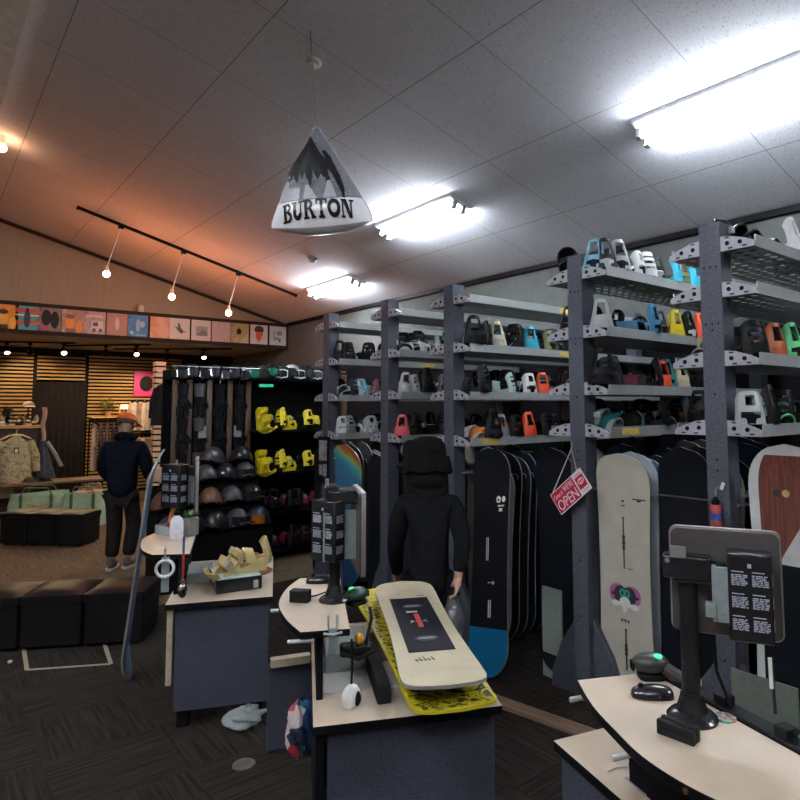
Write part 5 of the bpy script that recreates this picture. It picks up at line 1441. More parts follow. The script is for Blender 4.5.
# slab serif lettering
def slab(ch):
    w_, T_h = .10, .024
    P = []
    R = lambda x0, x1, y0, y1: [(x0, y0), (x1, y0), (x1, y1), (x0, y1)]
    def arc(cx, cy, ro, ri, a0, a1, sx=1.0, sy=1.0, n=10):
        return [[(cx + ro * cos(a) * sx, cy + ro * sin(a) * sy), (cx + ro * cos(b) * sx, cy + ro * sin(b) * sy), (cx + ri * cos(b) * sx, cy + ri * sin(b) * sy), (cx + ri * cos(a) * sx, cy + ri * sin(a) * sy)]
                for a, b in [(a0 + (a1 - a0) * i / n, a0 + (a1 - a0) * (i + 1) / n) for i in range(n)]]
    s = .012
    if ch == 'B': P = [R(0, .05, 0, s), R(0, .05, .1 - s, .1), R(.01, .034, 0, .1), R(.03, .05, .046, .058)] + arc(.046, .076, .024, .009, -PI / 2, PI / 2, 1.1) + arc(.046, .027, .028, .011, -PI / 2, PI / 2, 1.15)
    if ch == 'U': P = [R(0, .042, .1 - s, .1), R(.058, .09, .1 - s, .1), R(.010, .034, .035, .1), R(.068, .080, .035, .1)] + arc(.045, .036, .035, .012, PI, 2 * PI)
    if ch == 'R': P = [R(0, .044, 0, s), R(0, .05, .1 - s, .1), R(.01, .034, 0, .1), R(.03, .05, .044, .056), [(.045, .05), (.066, .05), (.090, s), (.064, s)], R(.062, .098, 0, s)] + arc(.046, .073, .027, .010, -PI / 2, PI / 2, 1.1)
    if ch == 'T': P = [R(.0, .09, .1 - s, .1), R(0, .012, .072, .1), R(.078, .09, .072, .1), R(.033, .057, 0, .1), R(.022, .068, 0, s)]
    if ch == 'O': P = arc(.05, .05, .05, .026, 0, 2 * PI, 1.0, 1.0, 20)
    if ch == 'N': P = [R(0, .03, .1 - s, .1), R(.008, .020, 0, .1), R(0, .03, 0, s), R(.072, .084, 0, .1), R(.062, .096, .1 - s, .1), [(.012, .1), (.042, .1), (.084, 0), (.060, 0)]]
    return P, {'B': .082, 'U': .094, 'R': .100, 'T': .094, 'O': .104, 'N': .098}[ch]
xc = 0.0
total = sum(slab(c)[1] for c in 'BURTON')
scx, scz = .445 / total, 1.12
for ch in 'BURTON':
    P, adv = slab(ch)
    mb_ = MB()
    for q in P:
        n_ = 3
        # subdivide so that the letter follows the puffed face
        a, b_, c_, d_4 = [Vector((p[0], p[1])) for p in q]
        for i in range(n_):
            for j in range(n_):
                def at2(u, v): return a.lerp(b_, u).lerp(d_4.lerp(c_, u), v)
                o_ = len(mb_.v)
                for (u, v) in ((i / n_, j / n_), ((i + 1) / n_, j / n_), ((i + 1) / n_, (j + 1) / n_), (i / n_, (j + 1) / n_)):
                    p = at2(u, v)
                    X_ = -.228 + (xc + p.x) * scx
                    arch = .020 * (1 - ((X_) / .21) ** 2) - .008
                    mb_.v.append(onface(X_, .032 + arch + p.y * scz, .004))
                mb_.f.append([o_, o_ + 1, o_ + 2, o_ + 3]); mb_.m.append(0)
    mb_.build('lettering', M_vdark, t, smooth=0)
    xc += adv
tc_ = Vector((2.11, 3.82, ceil_z(2.11)))
Mi = (Matrix.Translation(t.location) @ Matrix.Rotation(t.rotation_euler.z, 4, 'Z')).inverted()
hk = Mi @ Vector((1.90, 3.53, ceil_z(1.90)))
MB().tube([(0, 0, HH - .005), (0, 0, HH + .12), (0, 0, hk.z)], .0035, 6).build('cord', mat('brown_cord', (.10, .07, .07), .7), t)
MB().lathe([(.0, HH + .02), (.012, HH + .01), (.014, HH - .015), (.008, HH - .03)], 10).build('hang_tab', M_vin, t)
# ================================================================== GEAR WALL (goggles, yellow and magenta bindings, helmets)
GY = 6.5
Q = .722
def gx(x): return x * Q
def gz(z): return 1.6 + (z - 1.6) * Q
M_upr = wood('dark_upright_wood', (.085, .055, .038), (.14, .09, .06), 'Z')
t = thing('gear_stand', 'tall dark gear stand with brown wooden uprights under the record sleeves', 'display stand', (gx(2.60), GY, 0))
MB().box(0, 1.95, .25, .29, 0, 1.98).build('back_panel', M_matblack, t)
for x in (.015, .145, .34, .55, .745, 1.90):
    MB().box(x, x + .055, -.02, .02, 0, 1.98).build('upright', M_upr, t, bevel=.003)
for z, x0 in ((1.36, .78), (.915, .78), (.50, .78), (.10, .78), (1.90, .0)):
    MB().box(x0, 1.95, -.02 if z > 1.8 else -.10, .25, z - .025, z).build('shelf', M_matblack, t, bevel=.003)
for z in (2.01,):
    MB().cyl((.0, .0, z), (1.95, .0, z), .008).build('rail', M_wire, t)
for (x, z) in ((.30, 1.30), (.66, 1.30)):
    MB().box(x - .045, x + .03, -.05, -.04, z, z + .12).build('price_card', mat('grey_card', (.24, .25, .26), .6), t)
# goggles hanging along the top
M_lens = mat('goggle_lens', (.05, .055, .06), .08, .6, coat=.6)
M_glens = mat('green_lens', (.03, .30, .16), .08, .5, coat=.6)
M_wlens = mat('silver_lens', (.10, .105, .11), .10, .6)
GOG = {}
def goggle(loc, rz, label, frame, lens, strap, strapm=None):
    t = thing('ski_goggles', label, 'goggles', loc, rz, 'goggles hanging along the top of the gear stand', rot=(-.25, 0, rz))
    def face(u, v):
        a = (u - .5) * 2.0
        z = (v - .5) * .095 * (1 - .28 * abs(a) ** 3) - .012 * (1 - min(1, abs(a) * 4)) * (1 if v < .3 else 0)
        return (.072 * sin(a * 1.1), -.045 * cos(a * 1.1) + .02, z)
    fr = MB().grid(face, 18, 8, th=.012, skip=lambda u, v: .10 < u < .90 and .16 < v < .84)
    fr.build('frame', frame, t, smooth=50)
    MB().grid(lambda u, v: face(.08 + .84 * u, .13 + .74 * v), 16, 6).build('lens', lens, t, smooth=70)
    sp = MB()
    def strapf(u, v):
        a = PI * u
        return (.088 * cos(a), .012 + .075 * sin(a), (v - .5) * .04 + .10 * sin(a))
    MB().grid(strapf, 18, 2, th=.004).build('strap', strap, t, smooth=60)
    return t
gcols = [(PL['black'], M_lens, PL['charcoal'], 'black'), (PL['black'], M_wlens, PL['black'], 'silver lensed black'), (PL['charcoal'], M_wlens, PL['black'], 'charcoal'), (PL['black'], M_glens, PL['black'], 'green lensed black'),
         (PL['white'], M_lens, PL['charcoal'], 'white framed'), (PL['black'], M_lens, PL['white'], 'white strapped black'), (PL['silver'], M_wlens, PL['black'], 'silver framed')]
order = [0, 1, 0, 1, 2, 1, 5, 3, 0, 3, 4, 5, 4, 1, 6, 0, 2]
for i, g in enumerate(order):
    x = gx(2.70) + i * .105
    f_, l_, s_, nm = gcols[g]
    goggle((x, GY - .06, 1.93 + (.03 if i > 7 else 0) + .02 * (i % 2)), rs.uniform(-.25, .25) - .4, '%s goggles, %s from the left along the top of the gear stand' % (nm, ORD[i]), f_, l_, s_)
tag(MB().rbox(0, .15, 0, .03, 0, .03, .008).build('green_sign', mat('green_strip', (.02, .42, .24), .5, emit=.15), loc=(gx(3.78), GY - .12, 1.815)), 'small bright green strip on the shelf below the goggles', 'strip')
# bindings with yellow and with magenta straps on the shelves at the right
for row, z in enumerate((1.36, .915)):
    for i, x in enumerate((2.75, 2.93, 3.10, 3.26, 3.44)):
        t = thing('snowboard_binding', 'yellow and black binding, %s from the left on the %s shelf of the gear stand' % (ORD[i], 'upper' if row == 0 else 'middle'), 'snowboard binding', (x, GY - .0, z + (.075 if i == 0 else .0)), 0, 'yellow and black bindings on the gear stand')
        binding_parts(i % 3, 'yellow', 'yellow' if i in (0, 2) else 'black', 'black' if i % 2 else 'yellow', t)
        t.scale = (1.0,) * 3
        t.rotation_euler = (1.45, 0, .25) if i == 0 else (0, 0, (-.9, .7, -1.2, .3, 1.0)[i])
        if i == 0: t.location = (x + .02, GY - .05, z + .12)
for i in range(10):
    x = 2.74 + (i % 5) * .175; z = .50 if i < 5 else .10
    yy = GY - .0
    t = thing('snowboard_binding', 'black binding with magenta strap, %s from the left, %s of the low gear stand shelves' % (ORD[i % 5], 'upper' if i < 5 else 'lower'), 'snowboard binding', (x, yy, z), rs.uniform(-1, 1), 'magenta strapped bindings on the lowest shelf')
    binding_parts(i % 3, 'black', 'black', 'magenta' if i % 2 else 'maroon', t)
    t.scale = (1.05,) * 3
# dark gloves hanging between the uprights
M_glove = mat('black_glove', (.008, .008, .009), .7, var=.4)
M_cuff = mat('grey_cuff', (.06, .06, .065), .6)
def glove(loc, rz, label):
    t = thing('ski_glove', label, 'glove', loc, rz, 'gloves hanging between the wooden uprights')
    mb_ = MB().ball((0, 0, -.18), (.055, .028, .075))
    for i in range(4):
        x = -.042 + i * .028
        mb_.tube([(x, 0, -.22), (x * 1.15, -.008, -.28 - .015 * (i in (1, 2))), (x * 1.15, -.018, -.33 - .018 * (i in (1, 2)))], [.016, .015, .010], 8)
    mb_.tube([(.04, 0, -.17), (.07, -.012, -.21), (.075, -.02, -.25)], [.017, .016, .011], 8)
    mb_.build('hand', M_glove, t, smooth=60)
    MB().lathe([(.048, -.13), (.052, -.06), (.058, .0)], 16).build('cuff', M_cuff if (int(loc[0] * 10) % 3 == 0) else M_glove, t)
    MB().tube([(0, 0, .0), (0, .01, .03), (0, .03, .05)], .003).build('loop', M_wire, t)
gi = 0
GC = (1.985, 2.145, 2.345, 2.55)
for x in GC:
    for z in (1.84, 1.50, 1.16):
        glove((x, GY - .02, z), rs.uniform(-.4, .4), 'black glove between uprights, %s column from the left, %s one down, gear stand' % (ORD[GC.index(x)], ORD[(1.84, 1.50, 1.16).index(z)]))

# helmets heaped on a stepped stand
t = thing('helmet_stand', 'low black stepped stand under the heap of helmets', 'display stand', (1.66, 5.86, 0))
for i, (y0, z) in enumerate(((0, .46), (.17, .66), (.34, .86))):
    MB().box(0, 1.0, y0, y0 + .17, 0, z).build('step', M_matblack, t, bevel=.004)
M_hb = mat('helmet_black', (.016, .016, .018), .28, coat=.3)
M_hg = mat('helmet_charcoal', (.05, .05, .055), .4, coat=.1)
M_hbr = mat('helmet_brown', (.16, .07, .04), .4, coat=.2)
M_htan = mat('helmet_tan', (.34, .22, .13), .45)
M_hn = mat('helmet_navy', (.02, .03, .07), .3, coat=.3)
M_org = mat('orange_goggle_lens', (.65, .20, .02), .12, .3, coat=.5)
def helmet(loc, rz, shell, label, goggles=None):
    t = thing('helmet', label, 'helmet', loc, rz, 'helmets heaped on the stepped stand')
    def f(u, v):
        a = 2 * PI * u; e = v * PI / 2
        ear = max(0.0, abs(sin(a)) - .45) * .075 * (1 - v) ** 2
        return (.112 * cos(e) * sin(a) * (1.0), -.135 * cos(e) * cos(a), .135 * sin(e) ** .9 - ear)
    MB().grid(f, 28, 9, th=.008, cu=True, skip=lambda u, v: (.40 < v < .47 and abs(sin(2 * PI * u)) < .55 and int(u * 28) % 3 == 0)).build('shell', shell, t, smooth=60)
    MB().tube([(.118 * sin(a), -.142 * cos(a), .012 - max(0.0, abs(sin(a)) - .45) * .075) for a in [2 * PI * i / 28 for i in range(28)]], .008, 6, closed=True).build('trim', M_black, t)
    MB().grid(lambda u, v: (.05 * (2 * u - 1), -.135 - .035 * v, .02 + .012 * (1 - (2 * u - 1) ** 2) - .015 * v), 8, 3, th=.005).build('visor', shell, t, smooth=60)
    MB().tube([(.10, -.01, -.025), (.07, -.03, -.042), (0, -.05, -.046), (-.07, -.03, -.042), (-.10, -.01, -.025)], .006, 6).build('chin_strap', M_black, t)
    if goggles:
        def face(u, v):
            a = (u - .5) * 2.1
            return (.12 * sin(a), -.158 * cos(a), .035 + (v - .5) * .085)
        MB().grid(face, 14, 5, th=.012).build('goggle_lens', goggles, t, smooth=60)
hs = [
 (1.74, 6.30, 2, M_htan, 'tan lit helmet at the left top of the heap, beside the slatted pillar'), (1.96, 6.31, 2, M_hb, 'black helmet at the top of the heap, behind the far monitor'),
 (2.16, 6.30, 2, M_hg, 'charcoal helmet at the top of the heap, right of the far monitor'), (2.36, 6.31, 2, M_hb, 'black helmet in the top row, second from the right'),
 (2.55, 6.30, 2, M_hg, 'grey black helmet in the top row, right end'), (1.74, 6.12, 1, M_hbr, 'brown helmet below the tan one, left side of the heap'),
 (1.95, 6.12, 1, M_hn, 'navy helmet in the middle row, behind the far monitor'), (2.15, 6.12, 1, M_hbr, 'reddish brown helmet in the middle of the heap'),
 (2.35, 6.12, 1, M_hg, 'charcoal helmet in the middle row, right of the reddish brown one'), (2.55, 6.12, 1, M_hb, 'black helmet in the middle row, right end'),
 (1.74, 5.95, 0, M_hg, 'charcoal helmet at the left end of the front row'), (1.95, 5.95, 0, M_hb, 'black helmet in the front row, second from the left'),
 (2.15, 5.95, 0, M_hb, 'black helmet in the front row, third from the left'), (2.35, 5.95, 0, M_hg, 'charcoal helmet in the front row, left of the orange goggles'),
 (2.55, 5.95, 0, M_hn, 'navy helmet with orange goggles, right end of the front row'),
 (2.27, 6.42, 3, M_hg, 'charcoal helmet raised behind the top row, right half'), (2.56, 6.42, 3, M_hb, 'black helmet raised highest behind the right end of the top row')]
for i, (x, y, lv, m, lab) in enumerate(hs):
    helmet((x, y + (.0 if lv < 3 else .0), (.46, .66, .86, 1.02)[lv] + .058), rs.uniform(-.6, .6) - .35, m, lab, M_org if 'orange goggles' in lab and 'left of' not in lab else (M_lens if i in (4, 9, 13) else None))

# black jacket on hangers beside the pillar
M_jk = mat('black_jacket_cloth', (.022, .02, .02), .85, var=.3)
def hanger_top(mb_, x=0, z=0):
    mb_.tube([(x - .19, 0, z - .07), (x - .08, 0, z - .015), (x, 0, z), (x + .08, 0, z - .015), (x + .19, 0, z - .07)], .010, 8)
    mb_.tube([(x, 0, z), (x, 0, z + .05), (x + .02, 0, z + .075), (x, 0, z + .10), (x - .02, 0, z + .08)], .004, 6)
t = thing('hanging_jacket', 'black jacket hanging from a rail beside the slatted pillar', 'jacket', (2.42, 8.62, 1.93), -.5)
hm = MB(); hanger_top(hm); hm.build('hanger', M_slatz, t)
def jf(u, v):
    a = 2 * PI * u
    z = -.03 - .66 * v
    w_ = .15 + .12 * v ** .6 if v > .0 else .12
    if v < .12: w_ = .08 + .13 * (v / .12) ** .6
    return (w_ * cos(a), (.055 + .05 * v) * sin(a) * (1 + .12 * sin(6 * a) * v), z)
MB().grid(jf, 32, 18, cu=True).build('body', M_jk, t, smooth=60)
for s_ in (-1, 1):
    MB().tube([(s_ * .16, 0, -.11), (s_ * .235, -.01, -.30), (s_ * .26, -.02, -.58)], [.062, .058, .048], 12).build('sleeve', M_jk, t)
MB().tube([(.06 * cos(a), .05 * sin(a), -.035 + .0 * a) for a in [2 * PI * i / 14 for i in range(14)]], .018, 8, closed=True).build('collar', M_jk, t)
t.scale = (.62, .62, .80)
t = thing('hanger_rail', 'short bright rail with two empty wooden hangers above the black jacket', 'rail', (2.40, 8.72, 2.07), 0)
MB().cyl((-.05, 0, 0), (.55, .0, 0), .010).build('rail', M_wire, t)
for xx in (.10, .17):
    h_ = MB(); T2 = rotm(0, 0, 1.3, (xx, 0, -.085)); m2 = MB(); hanger_top(m2); h_.add([T2 @ v for v in m2.v], m2.f)
    h_.build('hanger', M_slatz, t)
MB().cyl((.55, 0, -2.07), (.55, 0, .02), .012).build('post', M_black, t)

# ================================================================== LOUNGE WALL: camo jacket, shelf of shoes, bags
def camo(nm, cols, sc): return blotch(nm, cols, sc, 1.5, .8)
M_camo = camo('camouflage_cloth', [(.12, .11, .04), (.36, .33, .16), (.52, .48, .28), (.16, .18, .07), (.60, .55, .36)], 9)
t = thing('wall_display', 'dark display panel with a wooden top shelf behind the camouflage jacket', 'display panel', (.55, 11.75, 0))
MB().box(-.4, .89, 0, .34, .05, 1.30).build('panel', mat('charcoal_panel', (.04, .035, .035), .7), t)
MB().box(-.4, .92, -.06, .36, 1.30, 1.345).build('top_shelf', wood('shelf_pine', (.52, .33, .15), (.66, .45, .22), 'X'), t, bevel=.003)
def garment(loc, rz, label, m, name='hanging_jacket', cat='jacket', Lb=.66, Ls=.46, sc=1.0, group=None, grow=1.0):
    t = thing(name, label, cat, loc, rz, group)
    hm = MB(); hanger_top(hm); hm.build('hanger', M_slatz, t)
    def f(u, v):
        a = 2 * PI * u
        w_ = .20 + .03 * v
        if v < .12: w_ = .07 + .13 * (v / .12) ** .6
        return (w_ * cos(a) * grow, (.06 + .03 * v) * sin(a) * (1 + .10 * sin(5 * a) * v), -.02 - Lb * v - (.05 * (abs(cos(a)) ** 2) if v < .12 else 0))
    MB().grid(f, 30, 16, cu=True).build('body', m, t, smooth=60)
    if Ls:
        for s_ in (-1, 1):
            MB().tube([(s_ * .17, 0, -.10), (s_ * .25, -.02, -.10 - Ls * .5), (s_ * .27, -.04, -.10 - Ls)], [.062, .06, .05], 12).build('sleeve', m, t)
    MB().tube([(.06 * cos(a), .045 * sin(a), -.02) for a in [2 * PI * i / 14 for i in range(14)]], .02, 8, closed=True).build('collar', m, t)
    t.scale = (sc,) * 3
    return t
g = garment((1.13, 11.45, 1.22), 0, 'camouflage jacket hanging on the dark display panel', M_camo, Lb=.78)
MB().box(-.03, .03, -.105, -.095, -.28, -.19).build('price_tag', M_black, g); MB().box(-.018, .018, -.108, -.105, -.27, -.21).build('tag_label', M_white_enamel, g)
M_wht = mat('cream_fabric', (.52, .46, .38), .85)
MB().box(-.19, .0, -.12, -.06, -.92, -.74).build('pale_hem', M_wht, g, bevel=.02)
M_denim = mat('teal_denim', (.06, .10, .14), .85, var=.45, scale=22)
t = thing('hanging_jacket', 'blue grey jacket hanging in profile at the right side of the dark display panel', 'jacket', (1.50, 11.70, 1.12), .2)
def dj(u, v):
    a = 2 * PI * u
    return ((.03 + .13 * v) * cos(a) + .05 * v, (.05 + .10 * v) * sin(a) * (1 + .15 * sin(5 * a) * v), -.62 * v)
MB().grid(dj, 28, 14, cu=True).build('body', M_denim, t, smooth=60)
MB().tube([(.03, -.10, -.03), (.13, -.14, -.22), (.22, -.17, -.42)], [.028, .03, .03], 8).build('pale_sleeve', mat('pale_blue_cloth', (.30, .38, .40), .8), t)
tag(MB().grid(lambda u, v: (.07 * (u - .5) * (1 - .2 * v) + .012 * sin(9 * v), .012 * sin(u * 9), -.52 * v), 10, 14, th=.01).build('hanging_scarf', mat('pink_cream_cloth', (.55, .38, .30), .85), loc=(1.50, 11.66, 1.62), rot=(0, 0, .1)), 'pale pink scarf hanging beside the black doorway', 'scarf')
# shoes on the top shelf
M_suede = mat('brown_suede', (.10, .06, .035), .85); M_shoeb = mat('black_shoe', (.02, .02, .022), .6); M_shoew = mat('cream_shoe', (.50, .42, .33), .7); M_solew = mat('white_sole', (.60, .54, .46), .6)
def boot(loc, rz, label, m, sole, tall=.09, name='sneaker', cat='shoe', group='shoes on the wooden shelf'):
    t = thing(name, label, cat, loc, rz, group)
    def f(u, v):
        # v along the shoe heel->toe, u around
        a = 2 * PI * u
        y = -.12 + .25 * v
        h = (.055 + tall * max(0, 1 - v * 2.3)) * (1 - .35 * v) * (1 - max(0, v - .85) * 3)
        w_ = .036 * (1 + .18 * sin(PI * v)) * (1 - max(0, v - .8) * 2.6) * (1 - max(0, .08 - v) * 4)
        return (w_ * cos(a), y, .02 + h * .5 + h * .5 * sin(a))
    MB().grid(f, 16, 16, cu=True).add([f(i / 16, 0) for i in range(16)] , [list(range(16))]).build('upper', m, t, smooth=60)
    MB().rbox(-.042, .042, -.128, .135, 0, .026, .04).build('sole', sole, t, bevel=.004)
    lc = MB()
    for i in range(4): lc.tube([(-.022, .0 + i * .022, .075 - i * .007), (0, .004 + i * .022, .082 - i * .008), (.022, .0 + i * .022, .075 - i * .007)], .003, 5)
    lc.build('laces', M_white_enamel if m is not M_shoew else M_suede, t)
    return t
for i, (x, m, s_, lab) in enumerate(((.98, M_shoew, M_solew, 'cream shoe at the left end of the wooden shelf'), (1.08, M_shoeb, M_solew, 'black shoe with a white sole beside the cream shoe on the wooden shelf'), (1.20, M_shoeb, M_shoeb, 'all black shoe in the middle of the wooden shelf'),
                                  (1.31, M_suede, M_solew, 'brown suede shoe right of the middle on the wooden shelf'), (1.40, M_shoew, M_shoeb, 'cream shoe with a black sole at the right end of the wooden shelf'))):
    boot((x, 11.86, 1.346), PI + rs.uniform(-.4, .4), lab, m, s_)
t = thing('potted_plant', 'dark leafy plant between the shoes on the wooden shelf', 'potted plant', (1.06, 11.98, 1.346))
MB().lathe([(.04, 0), (.055, .10), (.05, .10)], 16).build('pot', M_shoeb, t)
def foliage(seed, n_, r, h, z0, L0=.05, wd=.012):
    rr = random.Random(seed); mb_ = MB()
    for i in range(n_):
        a, e = rr.uniform(0, 2 * PI), rr.uniform(-.2, 1.3)
        d = Vector((cos(a) * cos(e), sin(a) * cos(e), sin(e)))
        p = Vector((rr.uniform(-r, r), rr.uniform(-r, r), z0 + rr.uniform(0, h)))
        s_ = d.cross(Vector((0, 0, 1))).normalized() * wd
        L_ = L0 * rr.uniform(.6, 1.4)
        mb_.add([p, p + d * L_ * .5 + s_, p + d * L_ - Vector((0, 0, L_ * .2)), p + d * L_ * .5 - s_], [(0, 1, 2, 3)])
    return mb_
foliage(3, 90, .05, .12, .12, .09, .016).build('leaves', mat('dark_leaf', (.03, .05, .02), .5), t)
t = thing('cap', 'pale cap on a stand at the right end of the wooden shelf', 'hat', (1.33, 12.02, 1.346))
MB().cyl((0, 0, 0), (0, 0, .30), .012).cyl((0, 0, 0), (0, 0, .012), .05).build('stand', M_black, t)
MB().ball((0, 0, .29), (.085, .10, .085), zmin=0).build('crown', mat('pale_cap', (.48, .38, .30), .85), t)
MB().grid(lambda u, v: (.075 * (2 * u - 1), -.095 - .06 * v * (1 - (2 * u - 1) ** 2 * .5), .295 - .015 * v), 8, 3, th=.005).build('peak', mat('pale_cap', (.48, .38, .30), .85), t)
# low table with caps, and the green tote bags
t = thing('low_table', 'low dark table with caps and folded things behind the green tote bags', 'table', (1.0, 10.95, 0))
MB().box(-.45, 1.25, 0, .5, .50, .53).build('table_top', mat('dim_brown_top', (.16, .11, .075), .6), t, bevel=.003)
for x in (-.4, 1.2):
    for y in (.05, .45): MB().box(x - .02, x + .02, y - .02, y + .02, 0, .50).build('leg', M_black, t)
for i, (x, m, lab) in enumerate(((1.10, 'tan', 'tan flat cap at the left on the low table'), (1.28, 'dark', 'dark brown cap in the middle on the low table'), (1.47, 'black', 'black wide hat at the right on the low table'))):
    mm = {'tan': mat('tan_cap_cloth', (.42, .30, .20), .85), 'dark': mat('dark_brown_cap', (.07, .04, .03), .85), 'black': M_shoeb}[m]
    t = thing('hat', lab, 'hat', (x, 11.12, .531), .3 * i)
    MB().ball((0, 0, .0), (.075, .085, .085 if m != 'tan' else .04), zmin=0).build('crown', mm, t)
    MB().lathe([(.07, 0), (.115, .006), (.113, .012), (.07, .012)], 22).build('brim', mm, t)
M_tote = mat('mint_green_canvas', (.40, .60, .40), .8, var=.15, scale=12)
M_toteh = mat('dark_green_strap', (.10, .15, .08), .8)
def tote(loc, rz, label, w_, d_1, h, opened):
    t = thing('tote_bag', label, 'tote bag', loc, rz, 'green tote bags behind the far ottomans')
    def f(u, v):
        # rounded box sides with sag
        a = 2 * PI * u
        cx, sy = cos(a), sin(a)
        k = (abs(cx) ** 6 + abs(sy) ** 6) ** (-1 / 6)
        sag = 1 + .05 * sin(3 * a + 4 * v) * (1 - v) + .04 * sin(7 * v + a)
        return (w_ / 2 * cx * k * sag, d_1 / 2 * sy * k * sag, h * v + .015 * sin(2 * a) * v)
    MB().grid(f, 40, 12, th=.006, cu=True).add([f(i / 40, .0) for i in range(40)], [list(range(40))[::-1]]).build('bag_body', M_tote, t, smooth=50)
    for sy in (-1, 1):
        for x in (-.27 * w_, .27 * w_):
            MB().box(x - .018, x + .018, sy * d_1 / 2 * 1.06 - .006, sy * d_1 / 2 * 1.06 + .006, .02, h * .99).build('strap', M_toteh, t)
        MB().tube([(-.27 * w_, sy * d_1 * .53, h), (-.2 * w_, sy * d_1 * .50, h + .09), (.2 * w_, sy * d_1 * .50, h + .08), (.27 * w_, sy * d_1 * .53, h)], .010, 6).build('handle', M_toteh, t)
    if opened:
        cr = MB()
        for i in range(9): cr.ball((rs.uniform(-.32, .32) * w_, rs.uniform(-.3, .3) * d_1, h * .93), (.06, .05, .05))
        tag(cr.build('contents', blotch('mixed_cloth', [(.10, .07, .05), (.40, .32, .20), (.06, .05, .05)], 12), t), kind='stuff')
    return t
tt = tote((1.33, 10.45, 0), -.35, 'mint green tote bag with an orange bird mark, behind the left ottomans', .66, .32, .44, False)
MB().prism([(-.16, .31), (-.05, .285), (0, .27), (.05, .29), (.17, .31), (.06, .255), (0, .245), (-.06, .255)], 0, .006, T=Matrix(((1, 0, 0, .03), (0, 0, -1, -.183), (0, 1, 0, .02), (0, 0, 0, 1)))).build('orange_mark', mat('orange_print', (.60, .32, .12), .7), tt)
tote((1.83, 10.05, 0), -.45, 'open mint green tote bag full of cloth, right of the far ottomans', .50, .34, .45, True)
M_brownbag = mat('brown_paper', (.19, .13, .09), .85)
crumple('paper_bag', 'brown paper sheet crumpled behind the open green tote bag', 'paper', (2.02, 10.75, .02), .23, M_brownbag, 12, (1.1, .7, .95))

# clothes rail right of the doorway
t = thing('clothes_rail', 'black clothes rail right of the doorway', 'clothes rail', (2.26, 12.4, 0))
MB().cyl((0, 0, 1.42), (.60, 0, 1.42), .014).build('bar', M_black, t)
for x in (0, .60): MB().cyl((x, 0, 0), (x, 0, 1.42), .014).build('post', M_black, t)
for i, (c, nm) in enumerate((((.56, .48, .42), 'pinkish white'), ((.12, .09, .11), 'plum grey'), ((.20, .18, .18), 'grey'), ((.07, .06, .07), 'charcoal'), ((.38, .34, .30), 'stone'))):
    garment((2.34 + i * .10, 12.4, 1.325), 1.35, '%s shirt hanging on the clothes rail, %s from the left' % (nm, ORD[i]), mat('shirt_' + nm.replace(' ', '_'), c, .85), 'hanging_shirt', 'shirt', .80, .30, .95, 'shirts on the clothes rail').scale = (.95, .48, .95)
# wooden ledge with plant and little lamp on the slats
t = thing('wall_ledge', 'yellow lit wooden ledge on the slatted wall right of the doorway', 'shelf', (2.46, 13.28, 1.40))
MB().box(0, .72, 0, .22, 0, .035).build('board', wood('shelf_pine', (.52, .33, .15), (.66, .45, .22), 'X'), t, bevel=.003)
for x in (.08, .62): MB().box(x, x + .03, .03, .22, -.10, 0).build('bracket', M_black, t)
t = thing('potted_plant', 'green leafy plant on the yellow lit wooden ledge', 'potted plant', (2.74, 13.36, 1.436))
MB().lathe([(.045, 0), (.06, .11), (.055, .11)], 18).build('pot', mat('terracotta', (.42, .22, .10), .7), t)
foliage(9, 150, .10, .20, .13, .065, .014).build('leaves', mat('spring_leaf', (.16, .22, .03), .5), t)
t = thing('picture_lamp', 'small framed lamp glowing on the wooden ledge above the orange cap', 'lamp', (3.02, 13.40, 1.436))
MB().box(-.08, .08, -.02, .02, 0, .02).box(-.08, -.065, -.02, .02, 0, .24).box(.065, .08, -.02, .02, 0, .24).box(-.08, .08, -.02, .02, .225, .24).build('frame', M_slatz, t)
MB().lathe([(.055, .16), (.06, .17), (.045, .215), (.02, .22)], 18).build('shade', mat('lamp_shade_glow', (1.0, .72, .36), .5, var=0, emit=3.0), t)
MB().cyl((0, 0, .02), (0, 0, .16), .008).build('stem', M_brass, t)
# pink poster with a black disc, shirts and backpacks on the wall
t = thing('pink_poster', 'magenta pink poster with a black helmet shaped disc', 'poster', (3.22, 13.465, 1.83))
MB().box(-.02, .34, 0, .03, 0, .50).build('poster_board', mat('magenta_board', (.52, .015, .20), .5), t)
MB().prism(ell(.20, .25, .12, .15), 0, .02, T=Matrix(((1, 0, 0, 0), (0, 0, -1, 0), (0, 1, 0, 0), (0, 0, 0, 1)))).build('black_disc', M_black, t)
for r_i, z in enumerate((1.70, 1.03)):
    t = thing('wall_rail', 'dark rail holding %s on the lounge wall' % ('the upper row of folded shirts' if r_i == 0 else 'the lower row of shirts and backpacks'), 'rail', (3.10, 13.2, z))
    MB().box(0, .58, 0, .03, 0, .05).build('rail', M_matblack, t)
    for i in range(4): MB().cyl((.08 + i * .14, 0, .03), (.08 + i * .14, -.10, .04), .006).build('hook', M_wire, t)
def folded(loc, label, c, nm):
    t = thing('folded_shirt', label, 'shirt', loc, 0, 'folded shirts on the lounge wall')
    mm = mat('folded_' + nm, c, .85, var=.25, scale=12)
    MB().grid(lambda u, v: (.13 * (2 * u - 1) * (1 - .12 * v), -.02 * sin(u * 9) - .02, -.52 * v), 12, 8, th=.03).build('cloth', mm, t, smooth=50)
    MB().tube([(-.06, -.02, .01), (0, -.035, -.025), (.06, -.02, .01)], .014, 8).build('collar', mm, t)
